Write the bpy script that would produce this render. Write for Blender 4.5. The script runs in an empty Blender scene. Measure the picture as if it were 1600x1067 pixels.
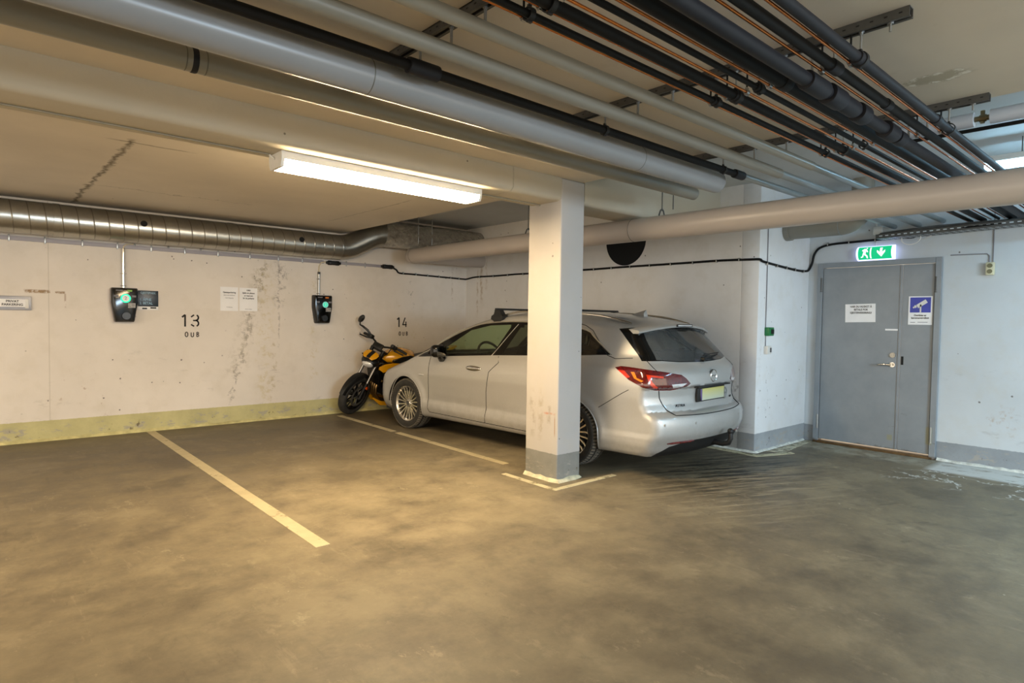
import bpy, bmesh, math, random
import numpy as np
from mathutils import Vector, Matrix
from math import sin, cos, pi, sqrt, radians, atan2
random.seed(7)
SC = bpy.context.scene
COL = SC.collection

# ------------------------------------------------------------------ helpers
def hexc(h):
    h = h.lstrip('#'); o = []
    for i in (0, 2, 4):
        v = int(h[i:i+2], 16) / 255.0
        o.append(v / 12.92 if v <= 0.04045 else ((v + 0.055) / 1.055) ** 2.4)
    return (*o, 1.0)

def V3(*a):
    return Vector(a[0] if len(a) == 1 else a)

def frame(d):
    d = V3(d).normalized()
    a = V3(0, 0, 1) if abs(d.z) < 0.9 else V3(1, 0, 0)
    x = a.cross(d).normalized(); y = d.cross(x)
    return x, y, d

class MB:
    """collects shapes into one bmesh, linked as one object"""
    def __init__(s):
        s.bm = bmesh.new()
    def _new(s, verts, faces, mi=0):
        vs = [s.bm.verts.new(v) for v in verts]; out = []
        for f in faces:
            try:
                fc = s.bm.faces.new([vs[i] for i in f]); fc.material_index = mi; out.append(fc)
            except ValueError:
                pass
        return vs, out
    def box(s, c, size, R=None, bev=0.0, mi=0, seg=2):
        hx, hy, hz = [k / 2 for k in size]; c = V3(c)
        co = [(x, y, z) for x in (-hx, hx) for y in (-hy, hy) for z in (-hz, hz)]
        vs, fs = s._new(co, [(0,1,3,2),(4,6,7,5),(0,4,5,1),(2,3,7,6),(0,2,6,4),(1,5,7,3)], mi)
        if bev > 0:
            es = list({e for f in fs for e in f.edges})
            r = bmesh.ops.bevel(s.bm, geom=es, offset=bev, segments=seg, profile=0.5, affect='EDGES')
            vs = list({v for f in r['faces'] for v in f.verts} | {v for v in vs if v.is_valid})
            for f in r['faces']: f.material_index = mi
        for v in vs:
            v.co = (R @ v.co if R else v.co) + c
        return s
    def ring(s, c, x, y, r, n):
        return [c + x * (r * cos(2*pi*i/n)) + y * (r * sin(2*pi*i/n)) for i in range(n)]
    def cyl(s, p0, p1, r0, r1=None, n=20, caps=True, mi=0):
        p0, p1 = V3(p0), V3(p1); r1 = r0 if r1 is None else r1
        x, y, d = frame(p1 - p0)
        v = s.ring(p0, x, y, r0, n) + s.ring(p1, x, y, r1, n)
        f = [(i, (i+1) % n, n + (i+1) % n, n + i) for i in range(n)]
        if caps: f += [tuple(range(n-1, -1, -1)), tuple(range(n, 2*n))]
        s._new(v, f, mi); return s
    def tube(s, pts, r, n=10, closed=False, mi=0, caps=True):
        pts = [V3(p) for p in pts]; m = len(pts)
        rr = r if isinstance(r, (list, tuple)) else [r] * m
        vs = []; px = None
        for i in range(m):
            a = pts[(i-1) % m] if (i > 0 or closed) else pts[i]
            b = pts[(i+1) % m] if (i < m-1 or closed) else pts[i]
            d = (b - a).normalized()
            if px is None: px = frame(d)[0]
            px = (px - d * px.dot(d)).normalized(); y = d.cross(px)
            vs += s.ring(pts[i], px, y, rr[i], n)
        f = []
        for i in range(m if closed else m - 1):
            j = (i + 1) % m
            f += [(i*n+k, i*n+(k+1) % n, j*n+(k+1) % n, j*n+k) for k in range(n)]
        if caps and not closed: f += [tuple(range(n-1, -1, -1)), tuple(range((m-1)*n, m*n))]
        s._new(vs, f, mi); return s
    def lathe(s, prof, o, axis, n=32, mi=0, xy=None, ang=2*pi):
        o = V3(o); x, y, d = frame(axis)
        if xy: x, y = V3(xy[0]), V3(xy[1])
        full = abs(ang - 2*pi) < 1e-6; m = n if full else n + 1
        vs = []
        for r, h in prof:
            vs += [o + d*h + x*(r*cos(ang*i/n)) + y*(r*sin(ang*i/n)) for i in range(m)]
        f = []
        for a in range(len(prof)-1):
            for i in range(n):
                j = (i+1) % m
                f.append((a*m+i, a*m+j, (a+1)*m+j, (a+1)*m+i))
        s._new(vs, f, mi); return s
    def prism(s, poly, o, ex, ey, h, mi=0):
        o, ex, ey = V3(o), V3(ex), V3(ey); ez = ex.cross(ey) * h; n = len(poly)
        b = [o + ex*p[0] + ey*p[1] for p in poly]
        v = b + [p + ez for p in b]
        f = [tuple(range(n-1, -1, -1)), tuple(range(n, 2*n))] + [(i, (i+1) % n, n+(i+1) % n, n+i) for i in range(n)]
        s._new(v, f, mi); return s
    def sph(s, c, r, n=20, m=12, mi=0, R=None):
        c = V3(c); r = (r, r, r) if isinstance(r, (int, float)) else r
        vs = []
        for i in range(1, m):
            t = pi*i/m
            vs += [V3(r[0]*sin(t)*cos(2*pi*k/n), r[1]*sin(t)*sin(2*pi*k/n), r[2]*cos(t)) for k in range(n)]
        vs += [V3(0, 0, r[2]), V3(0, 0, -r[2])]
        f = []
        for i in range(m-2):
            f += [(i*n+k, (i+1)*n+k, (i+1)*n+(k+1) % n, i*n+(k+1) % n) for k in range(n)]
        T, B = (m-1)*n, (m-1)*n+1
        f += [(T, k, (k+1) % n) for k in range(n)] + [(B, (m-2)*n+(k+1) % n, (m-2)*n+k) for k in range(n)]
        s._new([c + (R @ v if R else v) for v in vs], f, mi); return s
    def loft(s, rings, mi=0, caps=True, closed=True):
        n = len(rings[0]); vs = [V3(p) for r in rings for p in r]; f = []
        for a in range(len(rings)-1):
            for i in range(n if closed else n-1):
                j = (i+1) % n
                f.append((a*n+i, a*n+j, (a+1)*n+j, (a+1)*n+i))
        if caps: f += [tuple(range(n-1, -1, -1)), tuple(range((len(rings)-1)*n, len(rings)*n))]
        s._new(vs, f, mi); return s
    def xform(s, M):
        for v in s.bm.verts: v.co = M @ v.co
        return s
    def obj(s, name, mats, parent=None, org=None, smooth=40, sub=0):
        bmesh.ops.recalc_face_normals(s.bm, faces=s.bm.faces[:])
        o3 = V3(org) if org is not None else (parent['_o'] if False else None)
        if org is not None:
            for v in s.bm.verts: v.co -= V3(org)
        me = bpy.data.meshes.new(name); s.bm.to_mesh(me); s.bm.free()
        for m in (mats if isinstance(mats, (list, tuple)) else [mats]): me.materials.append(m)
        if smooth:
            me.polygons.foreach_set('use_smooth', [True] * len(me.polygons))
            me.set_sharp_from_angle(angle=radians(smooth))
        o = bpy.data.objects.new(name, me); COL.objects.link(o)
        if parent is not None: o.parent = parent
        elif org is not None: o.location = V3(org)
        if sub:
            md = o.modifiers.new('sub', 'SUBSURF'); md.levels = sub; md.render_levels = sub
        return o

def tag(o, label=None, cat=None, group=None, kind=None):
    for k, v in (('label', label), ('category', cat), ('group', group), ('kind', kind)):
        if v: o[k] = v
    return o
def thing(name, label, cat, loc=(0, 0, 0), group=None, M=None):
    o = bpy.data.objects.new(name, None); COL.objects.link(o)
    o.empty_display_size = 0.1
    if M is not None: o.matrix_world = M
    else: o.location = loc
    return tag(o, label, cat, group)
def struct(mb, name, mats, **k):
    o = mb.obj(name, mats, **k); o['kind'] = 'structure'; return o
def put(mb, name, mats, e, **k):
    """part of thing e, its shapes given in world coordinates (e is unrotated)"""
    return mb.obj(name, mats, parent=e, org=e.location, **k)
def copy_tree(o, parent=None):
    c = o.copy(); COL.objects.link(c)
    if parent is not None: c.parent = parent
    for ch in list(o.children): copy_tree(ch, c)
    return c
def text(body, size, at, ex, ey, mat, parent=None, name='lettering', align='CENTER', ext=0.0006, sx=1.0, space=1.0, bold=0.0, org=None, line=1.0):
    cu = bpy.data.curves.new(name, 'FONT'); cu.body = body; cu.size = size
    cu.align_x = align; cu.align_y = 'CENTER'; cu.extrude = ext; cu.space_character = space; cu.offset = bold; cu.space_line = line
    cu.materials.append(mat); cu.resolution_u = 4
    tmp = bpy.data.objects.new(name, cu); COL.objects.link(tmp)
    me = bpy.data.meshes.new_from_object(tmp.evaluated_get(bpy.context.evaluated_depsgraph_get()))
    bpy.data.objects.remove(tmp); me.name = name
    o = bpy.data.objects.new(name, me); COL.objects.link(o)
    ex, ey = V3(ex).normalized(), V3(ey).normalized(); ez = ex.cross(ey)
    at = V3(at) - (V3(org) if org is not None else V3(0, 0, 0))
    M = Matrix(((ex.x*sx, ey.x, ez.x, at.x), (ex.y*sx, ey.y, ez.y, at.y), (ex.z*sx, ey.z, ez.z, at.z), (0, 0, 0, 1)))
    if parent is not None: o.parent = parent
    o.matrix_local = M
    return o

# ------------------------------------------------------------------ node materials
class NT:
    def __init__(s, name):
        s.m = bpy.data.materials.new(name); s.m.use_nodes = True
        s.t = s.m.node_tree; s.t.nodes.clear()
        s.out = s.t.nodes.new('ShaderNodeOutputMaterial')
        s._pos = None
    def n(s, typ, props=None, **ins):
        nd = s.t.nodes.new('ShaderNode' + typ)
        for k, v in (props or {}).items(): setattr(nd, k, v)
        for k, v in ins.items():
            s.set(nd, k, v)
        return nd
    def set(s, nd, k, v):
        key = int(k[1:]) if k[0] == 'i' and k[1:].isdigit() else k.replace('_', ' ')
        sock = nd.inputs[key]
        if isinstance(v, bpy.types.NodeSocket): s.t.links.new(v, sock)
        elif isinstance(v, bpy.types.Node): s.t.links.new(v.outputs[0], sock)
        else: sock.default_value = v
    def pos(s):
        if s._pos is None: s._pos = s.n('NewGeometry').outputs['Position']
        return s._pos
    def objpos(s):
        return s.n('TexCoord').outputs['Object']
    def xyz(s, v=None):
        d = s.n('SeparateXYZ', i0=v or s.pos()); return d.outputs[0], d.outputs[1], d.outputs[2]
    def math(s, op, a, b=0.0, clamp=False):
        return s.n('Math', {'operation': op, 'use_clamp': clamp}, i0=a, i1=b).outputs[0]
    def noise(s, scale, detail=4.0, rough=0.55, vec=None, stretch=None, dist=0.0):
        v = vec or s.pos()
        if stretch: v = s.n('VectorMath', {'operation': 'MULTIPLY'}, i0=v, i1=stretch).outputs[0]
        return s.n('TexNoise', Vector=v, Scale=scale, Detail=detail, Roughness=rough, Distortion=dist).outputs[0]
    def ramp(s, f, lo, hi, clamp=True):
        return s.n('MapRange', {'clamp': clamp}, Value=f, From_Min=lo, From_Max=hi).outputs[0]
    def mix(s, f, a, b, mode='MIX'):
        nd = s.n('Mix', {'data_type': 'RGBA', 'blend_type': mode})
        s.set(nd, 'i0', f); s.set(nd, 'i6', a); s.set(nd, 'i7', b)
        return nd.outputs[2]
    def band(s, v, c, w, soft=0.3):
        """1 where |v-c|<w"""
        d = s.math('ABSOLUTE', s.math('SUBTRACT', v, c))
        return s.ramp(d, w, w*(1-soft) if soft < 1 else 0.0)
    def box2(s, a, a0, a1, b, b0, b1, soft=0.05):
        f = s.math('MULTIPLY', s.ramp(a, a0-soft, a0+soft), s.ramp(a, a1+soft, a1-soft))
        g = s.math('MULTIPLY', s.ramp(b, b0-soft, b0+soft), s.ramp(b, b1+soft, b1-soft))
        return s.math('MULTIPLY', f, g)
    def mul(s, *a):
        r = a[0]
        for b in a[1:]: r = s.math('MULTIPLY', r, b)
        return r
    def mx(s, *a):
        r = a[0]
        for b in a[1:]: r = s.math('MAXIMUM', r, b)
        return r
    def bsdf(s, color, rough=0.5, metal=0.0, bump=None, bstr=0.2, bdist=0.01, **k):
        b = s.n('BsdfPrincipled')
        s.set(b, 'Base_Color', color); s.set(b, 'Roughness', rough); s.set(b, 'Metallic', metal)
        for kk, v in k.items(): s.set(b, kk, v)
        if bump is not None:
            bp = s.n('Bump', Strength=bstr, Distance=bdist, Height=bump)
            s.t.links.new(bp.outputs[0], b.inputs['Normal'])
        s.t.links.new(b.outputs[0], s.out.inputs[0])
        return b

def simple(name, col, rough=0.5, metal=0.0, var=0.12, scale=6.0, **k):
    t = NT(name); c = hexc(col) if isinstance(col, str) else col
    n = t.noise(scale, 4, vec=t.objpos())
    d = tuple(x*(1-var) for x in c[:3]) + (1,); l = tuple(min(1, x*(1+var)) for x in c[:3]) + (1,)
    t.bsdf(t.mix(t.ramp(n, .3, .7), d, l), rough, metal, **k)
    return t.m
def emit(name, col, strength):
    t = NT(name); e = t.n('Emission', Color=col, Strength=strength)
    t.t.links.new(e.outputs[0], t.out.inputs[0]); return t.m

# ------------------------------------------------------------------ camera
CAM_H = 1.39
yaw, pit, rol, FPX = radians(41.54077922), radians(2.02418952), radians(0.86937835), 958.08
F_ = V3(sin(yaw)*cos(pit), cos(yaw)*cos(pit), -sin(pit))
R_ = V3(cos(yaw), -sin(yaw), 0); U_ = R_.cross(F_)
r_ = R_*cos(rol) + U_*sin(rol); u_ = -R_*sin(rol) + U_*cos(rol)
cd = bpy.data.cameras.new('camera'); cam = bpy.data.objects.new('camera', cd); COL.objects.link(cam)
cam.matrix_world = Matrix(((r_.x, u_.x, -F_.x, 0), (r_.y, u_.y, -F_.y, 0), (r_.z, u_.z, -F_.z, CAM_H), (0, 0, 0, 1)))
cd.sensor_width = 36; cd.lens = FPX/1600*36; cd.clip_start = 0.02; cd.clip_end = 60
SC.camera = cam
# ------------------------------------------------------------------ room materials
X1, YB, YP, XD = 6.29, 8.285, 3.157, 7.53
Z_LOW, Z_HIGH, X_EDGE = 2.59, 2.89, 4.02

def wall_mat(name, base, band, bandz, h, feats=(), grime=0.5, extra=None):
    t = NT(name); x, y, z = t.xyz(); a = x if h == 'x' else y
    big = t.noise(0.9, 5, 0.6); mid = t.noise(4.0, 6, 0.65); fine = t.noise(38, 3, 0.6)
    c = t.mix(t.ramp(big, .3, .72), hexc(base), tuple(v*0.86 for v in hexc(base)[:3]) + (1,))
    c = t.mix(t.mul(t.ramp(mid, .5, .75), 0.22), c, (0.50, 0.43, 0.30, 1))
    # grey scuffs, more of them low on the wall
    sc = t.noise(3.2, 7, 0.72, stretch=(1.0, 1.0, 2.6))
    low = t.ramp(z, 1.25, 0.25)
    c = t.mix(t.mul(t.ramp(sc, .60, .74), t.math('ADD', t.mul(low, 0.5), 0.12), grime), c, (0.16, 0.14, 0.12, 1))
    # pinholes and chips
    vor = t.n('TexVoronoi', Vector=t.pos(), Scale=7.0, Randomness=1.0)
    gate = t.noise(2.3, 2)
    chip = t.mul(t.ramp(t.math('ADD', vor.outputs[0], t.mul(t.math('SUBTRACT', fine, .5), .10)), 0.070, 0.050), t.ramp(gate, .44, .52))
    c = t.mix(t.mul(chip, .8), c, (0.07, 0.055, 0.045, 1))
    wob = t.math('SUBTRACT', t.noise(3.5, 6, .7), .5)
    wob2 = t.math('SUBTRACT', t.noise(14, 5, .7), .5)
    for (a0, slope, z0, z1, w, amp, dens, colr) in feats:
        ctr = t.math('ADD', t.math('MULTIPLY', t.math('SUBTRACT', z, z0), slope), a0)
        ctr = t.math('ADD', ctr, t.math('ADD', t.mul(wob, amp), t.mul(wob2, amp*.45)))
        d = t.math('ABSOLUTE', t.math('SUBTRACT', a, ctr))
        m = t.mul(t.ramp(d, w, w*.25), t.ramp(z, z0-.06, z0+.06), t.ramp(z, z1+.06, z1-.06))
        brk = t.ramp(t.noise(13, 6, .75), .62-dens*.18, .70-dens*.14)
        c = t.mix(t.mul(m, brk, colr[3]), c, (*colr[:3], 1))
    if extra: c = extra(t, c, a, z)
    if band:
        edge = t.math('ADD', z, t.mul(t.math('SUBTRACT', fine, .5), .012))
        bm_ = t.ramp(edge, bandz+.002, bandz-.002)
        bc = t.mix(t.ramp(mid, .35, .7), hexc(band), tuple(v*.78 for v in hexc(band)[:3]) + (1,))
        wear = t.noise(5.5, 7, .75, stretch=(1, 1, 2.2))
        wm = t.mul(t.ramp(wear, .55, .60), t.band(z, .10, .085, .5))
        bc = t.mix(t.mul(wm, .8), bc, (0.36, 0.33, 0.29, 1))
        wd = t.mul(t.ramp(t.noise(8.5, 6, .75), .61, .65), t.band(z, .09, .07, .5))
        bc = t.mix(t.mul(wd, .8), bc, (0.10, 0.07, 0.04, 1))
        c = t.mix(bm_, c, bc)
    h_ = t.math('ADD', t.mul(mid, .5), t.mul(fine, .12))
    t.bsdf(c, 0.75, bump=h_, bstr=.22, bdist=.02)
    return t.m

GREY = (.17, .145, .12, .6); RUST = (.30, .19, .06, .55); YEL = (.56, .45, .20, .45)
def back_extra(t, c, a, z):
    # brown rubbing marks left by a removed sign, and a thin panel joint
    m = t.mul(t.box2(a, .44, .66, z, 1.60, 1.635, .006), t.ramp(t.noise(16, 4, .7), .40, .52))
    c = t.mix(t.mul(m, .85), c, (.25, .13, .03, 1))
    m = t.mul(t.box2(a, .70, .79, z, 1.60, 1.625, .006), t.ramp(t.noise(22, 4, .7), .42, .55))
    c = t.mix(t.mul(m, .8), c, (.25, .14, .05, 1))
    m = t.mul(t.box2(a, .785, .80, z, 1.45, 1.60, .005), t.ramp(t.noise(22, 4, .7), .42, .55))
    c = t.mix(t.mul(m, .6), c, (.3, .18, .1, 1))
    c = t.mix(t.mul(t.band(a, .648, .006), .35), c, (.42, .37, .30, 1))
    # chips around the foot of the first bay
    m = t.mul(t.box2(a, .70, 1.25, z, .03, .75, .1), t.ramp(t.noise(11, 6, .75), .62, .66))
    c = t.mix(t.mul(m, .55), c, (.33, .20, .10, 1))
    m = t.mul(t.box2(a, .56, .88, z, .01, .13, .03), t.ramp(t.noise(14, 6, .75), .50, .56))
    c = t.mix(t.mul(m, .8), c, (.20, .09, .02, 1))
    # long horizontal bumper scuffs
    m = t.mul(t.box2(z, .62, .70, a, 1.9, 5.2, .04), t.ramp(t.noise(3.2, 6, .7, stretch=(1, 1, 9)), .60, .68))
    return t.mix(t.mul(m, .5), c, (.22, .18, .14, 1))
M_BACK = wall_mat('wall_paint_back', '#e6ddd2', '#c6be8a', .222, 'x', [
    (2.50, .25, .28, 2.10, .040, .40, .9, GREY), (2.56, .25, .6, 2.1, .16, .30, .8, (.44, .38, .29, .5)),
    (3.13, .0, .95, 2.10, .016, .08, .75, GREY), (3.16, .0, 1.55, 2.1, .10, .5, .6, GREY),
    (3.05, .03, .25, 1.15, .05, .25, .7, (.45, .37, .22, .6)), (3.62, .0, .5, 1.9, .07, .2, .55, YEL), (2.95, 0, .25, 2.1, .14, .2, .6, YEL),
    (4.98, .0, .9, 2.0, .05, .3, .35, YEL), (5.35, .0, 1.0, 1.3, .20, .2, .3, YEL),
    (6.0, .0, 1.7, 2.2, .025, .08, .8, RUST), (5.2, 0, 1.5, 2.05, .06, .4, .3, GREY)], .55, back_extra)
M_RIGHT = wall_mat('wall_paint_right', '#e2dfdb', '#9b9b98', .20, 'y', [
    (7.98, .0, 1.45, 2.25, .03, .06, .9, RUST), (7.88, .0, 1.7, 2.3, .045, .08, .95, RUST), (7.75, .0, 1.9, 2.3, .03, .08, .95, RUST),
    (3.25, .0, .25, 1.9, .05, .12, .6, (.45, .36, .27, .5)), (3.45, .0, .35, .8, .16, .5, .55, GREY)], .5)
def pillar_extra(t, c, a, z):
    m = t.mul(t.box2(a, 3.66, 3.80, z, .575, .592, .006), t.ramp(t.noise(18, 4, .7), .40, .52))
    c = t.mix(t.mul(m, .75), c, (.45, .18, .10, 1))
    m = t.mul(t.band(a, 3.665, .006), t.box2(z, .40, .56, a, 3.6, 3.75, .02))
    return t.mix(t.mul(m, .7), c, (.32, .17, .09, 1))
M_PIER = wall_mat('wall_paint_pier', '#e4e6e8', '#a0a5a9', .205, 'x', [
    (6.55, .0, .45, .95, .04, .3, .45, GREY), (6.36, .0, .3, 1.2, .03, .1, .5, (.5, .45, .4, .5))], .6)
M_DOORW = wall_mat('wall_paint_door_side', '#c8ced2', '#90969b', .195, 'y', [
    (1.25, .0, .35, .6, .14, .6, .5, (.4, .3, .22, .6))], .6)
M_PILLAR = wall_mat('pillar_paint', '#bfbcb9', '#8c8c87', .24, 'y', [
    (3.94, .0, .38, .75, .05, .06, .9, (.30, .25, .20, .6)), (3.84, .0, .38, .75, .04, .06, .95, (.34, .28, .21, .6)), (3.74, .0, .42, .68, .035, .05, .9, (.30, .25, .2, .65))], .35, pillar_extra)
def conc_mat(name, base, cracks=()):
    t = NT(name); x, y, z = t.xyz()
    big = t.noise(.8, 5, .6); fine = t.noise(26, 3, .6); mid = t.noise(5, 6, .7)
    c = t.mix(t.ramp(big, .3, .7), hexc(base), tuple(v*.84 for v in hexc(base)[:3]) + (1,))
    c = t.mix(t.mul(t.ramp(mid, .62, .78), .25), c, (.34, .29, .20, 1))
    vor = t.n('TexVoronoi', Vector=t.pos(), Scale=5.0)
    chip = t.mul(t.ramp(vor.outputs[0], .05, .035), t.ramp(t.noise(1.7, 2), .55, .62))
    c = t.mix(t.mul(chip, .8), c, (.10, .08, .06, 1))
    wob = t.math('SUBTRACT', t.noise(6, 5, .7), .5)
    for (ax, c0, b0, b1, w, amp, st) in cracks:
        a, b = (x, y) if ax == 'x' else (y, x)
        d = t.math('ABSOLUTE', t.math('SUBTRACT', a, t.math('ADD', c0, t.mul(wob, amp))))
        m = t.mul(t.ramp(d, w, w*.2), t.ramp(b, b0-.05, b0+.05), t.ramp(b, b1+.05, b1-.05), t.ramp(t.noise(11, 6, .8), .34, .50))
        c = t.mix(t.mul(m, st), c, (.11, .085, .05, 1))
    # wet patch with lime crust near the right-hand edge of the slab
    dv = t.n('VectorMath', {'operation': 'MULTIPLY'}, i0=t.n('VectorMath', {'operation': 'SUBTRACT'}, i0=t.pos(), i1=(3.52, .92, 2.59)).outputs[0], i1=(1.25, .62, 1.0)).outputs[0]
    d = t.math('ADD', t.n('VectorMath', {'operation': 'LENGTH'}, i0=dv).outputs['Value'], t.mul(wob, .16))
    m = t.mul(t.ramp(d, .105, .07), t.ramp(z, 2.60, 2.595))
    c = t.mix(t.mul(m, .55), c, (.30, .27, .17, 1))
    m = t.mul(t.band(d, .075, .018, .6), t.ramp(t.noise(22, 4, .7), .45, .55), t.ramp(z, 2.60, 2.595))
    c = t.mix(m, c, (.80, .77, .70, 1))
    t.bsdf(c, .8, bump=t.math('ADD', mid, t.mul(fine, .2)), bstr=.12, bdist=.02)
    return t.m
M_SLAB = conc_mat('ceiling_paint', '#dad1c2', [('x', .86, 4.95, 8.2, .028, .16, .85), ('y', 5.02, .75, 1.25, .02, .05, .6), ('x', 3.39, 5.4, 7.3, .012, .05, .5), ('y', 4.25, -3, 2.2, .012, .03, .35), ('y', 6.9, .9, 2.3, .014, .3, .45)])
M_HIGH = conc_mat('upper_ceiling_paint', '#d2d5d6')
M_BEAM = conc_mat('beam_paint', '#c2baa8', [('x', 3.2, 3.0, 4.0, .01, .05, .3)])

def floor_mat():
    t = NT('floor_concrete'); x, y, z = t.xyz()
    big = t.noise(.55, 6, .62); mid = t.noise(3.0, 10, .74); fine = t.noise(30, 4, .6); blot = t.noise(1.15, 8, .68, dist=.25)
    c = t.mix(t.ramp(mid, .36, .64), hexc('#5e5545'), hexc('#837860'))
    c = t.mix(t.mul(t.ramp(big, .42, .66), .5), c, hexc('#6f6551'))
    c = t.mix(t.mul(t.ramp(blot, .53, .62), .45), c, hexc('#968a70'))
    c = t.mix(t.mul(t.ramp(blot, .45, .36), .50), c, hexc('#4b4336'))
    # crisp pale rubs and dark scuffs
    rub = t.noise(6.5, 8, .80, stretch=(1, .55, 1)); gate = t.noise(1.1, 3)
    c = t.mix(t.mul(t.ramp(rub, .585, .63), t.ramp(gate, .42, .62), .50), c, hexc('#a89b80'))
    c = t.mix(t.mul(t.ramp(rub, .40, .36), t.ramp(gate, .60, .42), .40), c, hexc('#3e382d'))
    s1 = t.noise(2.2, 8, .76, stretch=(4.0, .6, 1))
    c = t.mix(t.mul(t.ramp(s1, .60, .66), .22), c, hexc('#a2957b'))
    c = t.mix(t.mul(t.ramp(s1, .40, .35), .20), c, hexc('#433c31'))
    rid = t.math('ABSOLUTE', t.math('SUBTRACT', t.noise(2.6, 6, .62), .5))
    c = t.mix(t.mul(t.ramp(rid, .008, .002), t.ramp(gate, .54, .64), .16), c, hexc('#b3a68b'))
    # dark tyre marks swept round behind the parked car
    dg = t.n('Mapping', Vector=t.pos(), Rotation=(0, 0, radians(24))).outputs[0]
    s2 = t.noise(2.2, 6, .68, vec=dg, stretch=(.8, 7.5, 1), dist=.15)
    zone = t.box2(x, 4.45, 6.25, y, 2.45, 3.5, .30)
    c = t.mix(t.mul(zone, t.ramp(s2, .49, .56), .85), c, hexc('#1b1a18'))
    zone = t.box2(x, 3.9, 5.6, y, 1.95, 3.0, .3)
    c = t.mix(t.mul(zone, t.ramp(s2, .47, .41), .55), c, hexc('#a2957b'))
    s3 = t.noise(1.3, 5, .65, vec=dg, stretch=(1.0, 3.0, 1), dist=.3)
    zone = t.box2(x, 3.2, 6.4, y, .2, 2.2, .5)
    c = t.mix(t.mul(zone, t.ramp(s3, .62, .70), .45), c, hexc('#3a3530'))
    # broad floor tones, darker near the camera and along the back wall
    zone = t.box2(x, -.6, 3.4, y, -2.0, 1.9, .8)
    c = t.mix(t.mul(zone, t.ramp(t.noise(1.6, 8, .7), .30, .62), .55), c, hexc('#4f4739'))
    zone = t.box2(x, 1.3, 4.4, y, 2.7, 5.6, .7)  # lamp's pool of light painted paler into the floor, with dusty wear
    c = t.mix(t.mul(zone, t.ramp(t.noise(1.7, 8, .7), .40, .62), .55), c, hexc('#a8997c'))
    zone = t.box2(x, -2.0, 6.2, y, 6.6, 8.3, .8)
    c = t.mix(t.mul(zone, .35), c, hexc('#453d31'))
    # small pale specks
    vor = t.n('TexVoronoi', Vector=t.pos(), Scale=4.2)
    c = t.mix(t.mul(t.ramp(vor.outputs[0], .035, .025), t.ramp(t.noise(1.3, 2), .55, .6), .6), c, hexc('#cfc6b2'))
    vor2 = t.n('TexVoronoi', Vector=t.pos(), Scale=3.1)
    c = t.mix(t.mul(t.ramp(vor2.outputs[0], .04, .03), t.ramp(t.noise(1.1, 2), .55, .6), .6), c, hexc('#2a2620'))
    # white paint bled out along the door wall
    m = t.mul(t.box2(x, 6.95, 7.53, y, -3, 1.75, .04), t.ramp(t.noise(5, 7, .75, stretch=(1.6, .7, 1)), .33, .47))
    c = t.mix(t.mul(m, .85), c, hexc('#d4d6d2'))
    m = t.mul(t.box2(x, 7.05, 7.53, y, 1.75, 3.1, .06), t.ramp(t.noise(6, 7, .75), .40, .6))
    c = t.mix(t.mul(m, .5), c, hexc('#b3b2a4'))
    m = t.mul(t.box2(x, 6.3, 6.98, y, .2, 1.9, .1), t.band(t.noise(2.2, 4, .6), .5, .012, .9))
    c = t.mix(t.mul(m, .8), c, hexc('#d8d8d2'))
    rg = t.ramp(t.math('ADD', mid, t.mul(fine, .25)), .3, .9)
    t.bsdf(c, t.math('ADD', t.mul(rg, .25), .42), bump=t.math('ADD', t.mul(mid, .5), t.mul(fine, .25)), bstr=.10, bdist=.02)
    return t.m
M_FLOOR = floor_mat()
def worn_paint(name, col, under, hard=.5, scale=7.0):
    t = NT(name)
    m = t.ramp(t.noise(scale, 7, .72), .62-hard*.4, .72-hard*.4)
    c = t.mix(m, hexc(under), hexc(col))
    c = t.mix(t.mul(t.ramp(t.noise(2.5, 5, .7), .45, .75), .35), c, hexc(under))
    t.bsdf(c, .7); return t.m
M_LINE = worn_paint('line_paint', '#c2b694', '#7d7159', .72)
M_KERB = worn_paint('floor_edge_paint', '#cfc6a4', '#857a5f', .55)
M_CRUST = simple('crumbled_plaster', '#c6c0a4', .9, var=.3, scale=14)
M_CRUSTW = simple('crumbled_white_plaster', '#cfd0c8', .9, var=.3, scale=16)

# ------------------------------------------------------------------ room shell
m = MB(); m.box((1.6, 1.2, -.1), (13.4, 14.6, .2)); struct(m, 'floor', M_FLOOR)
m = MB(); m.box((1.7, YB+.1, 1.45), (9.4, .2, 2.9)); struct(m, 'wall_back', M_BACK)
m = MB(); m.box((X1+.1, (YP+.2+YB)/2, 1.45), (.2, YB-YP-.2, 2.9)); struct(m, 'wall_right', M_RIGHT)
m = MB(); m.box(((X1+XD)/2, YP+.1, 1.45), (XD-X1, .2, 2.9), bev=.012); struct(m, 'wall_pier', M_PIER)
m = MB(); m.box((XD+.1, (YP+.2+3.045)/2, 1.45), (.2, YP+.2-3.045, 2.9)); m.box((XD+.1, (1.812-5)/2, 1.45), (.2, 6.812, 2.9)); m.box((XD+.1, (1.812+3.045)/2, (2.105+2.9)/2), (.2, 3.045-1.812, 2.9-2.105))
struct(m, 'wall_door_side', M_DOORW)
m = MB(); m.box(((X_EDGE-5)/2, (YB-6)/2, (Z_LOW+Z_HIGH)/2), (X_EDGE+5, YB+6, Z_HIGH-Z_LOW)); struct(m, 'ceiling', M_SLAB)
m = MB(); m.box((1.4, 1.2, Z_HIGH+.1), (12.8, 14.4, .2)); struct(m, 'ceiling_upper', M_HIGH)
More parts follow.
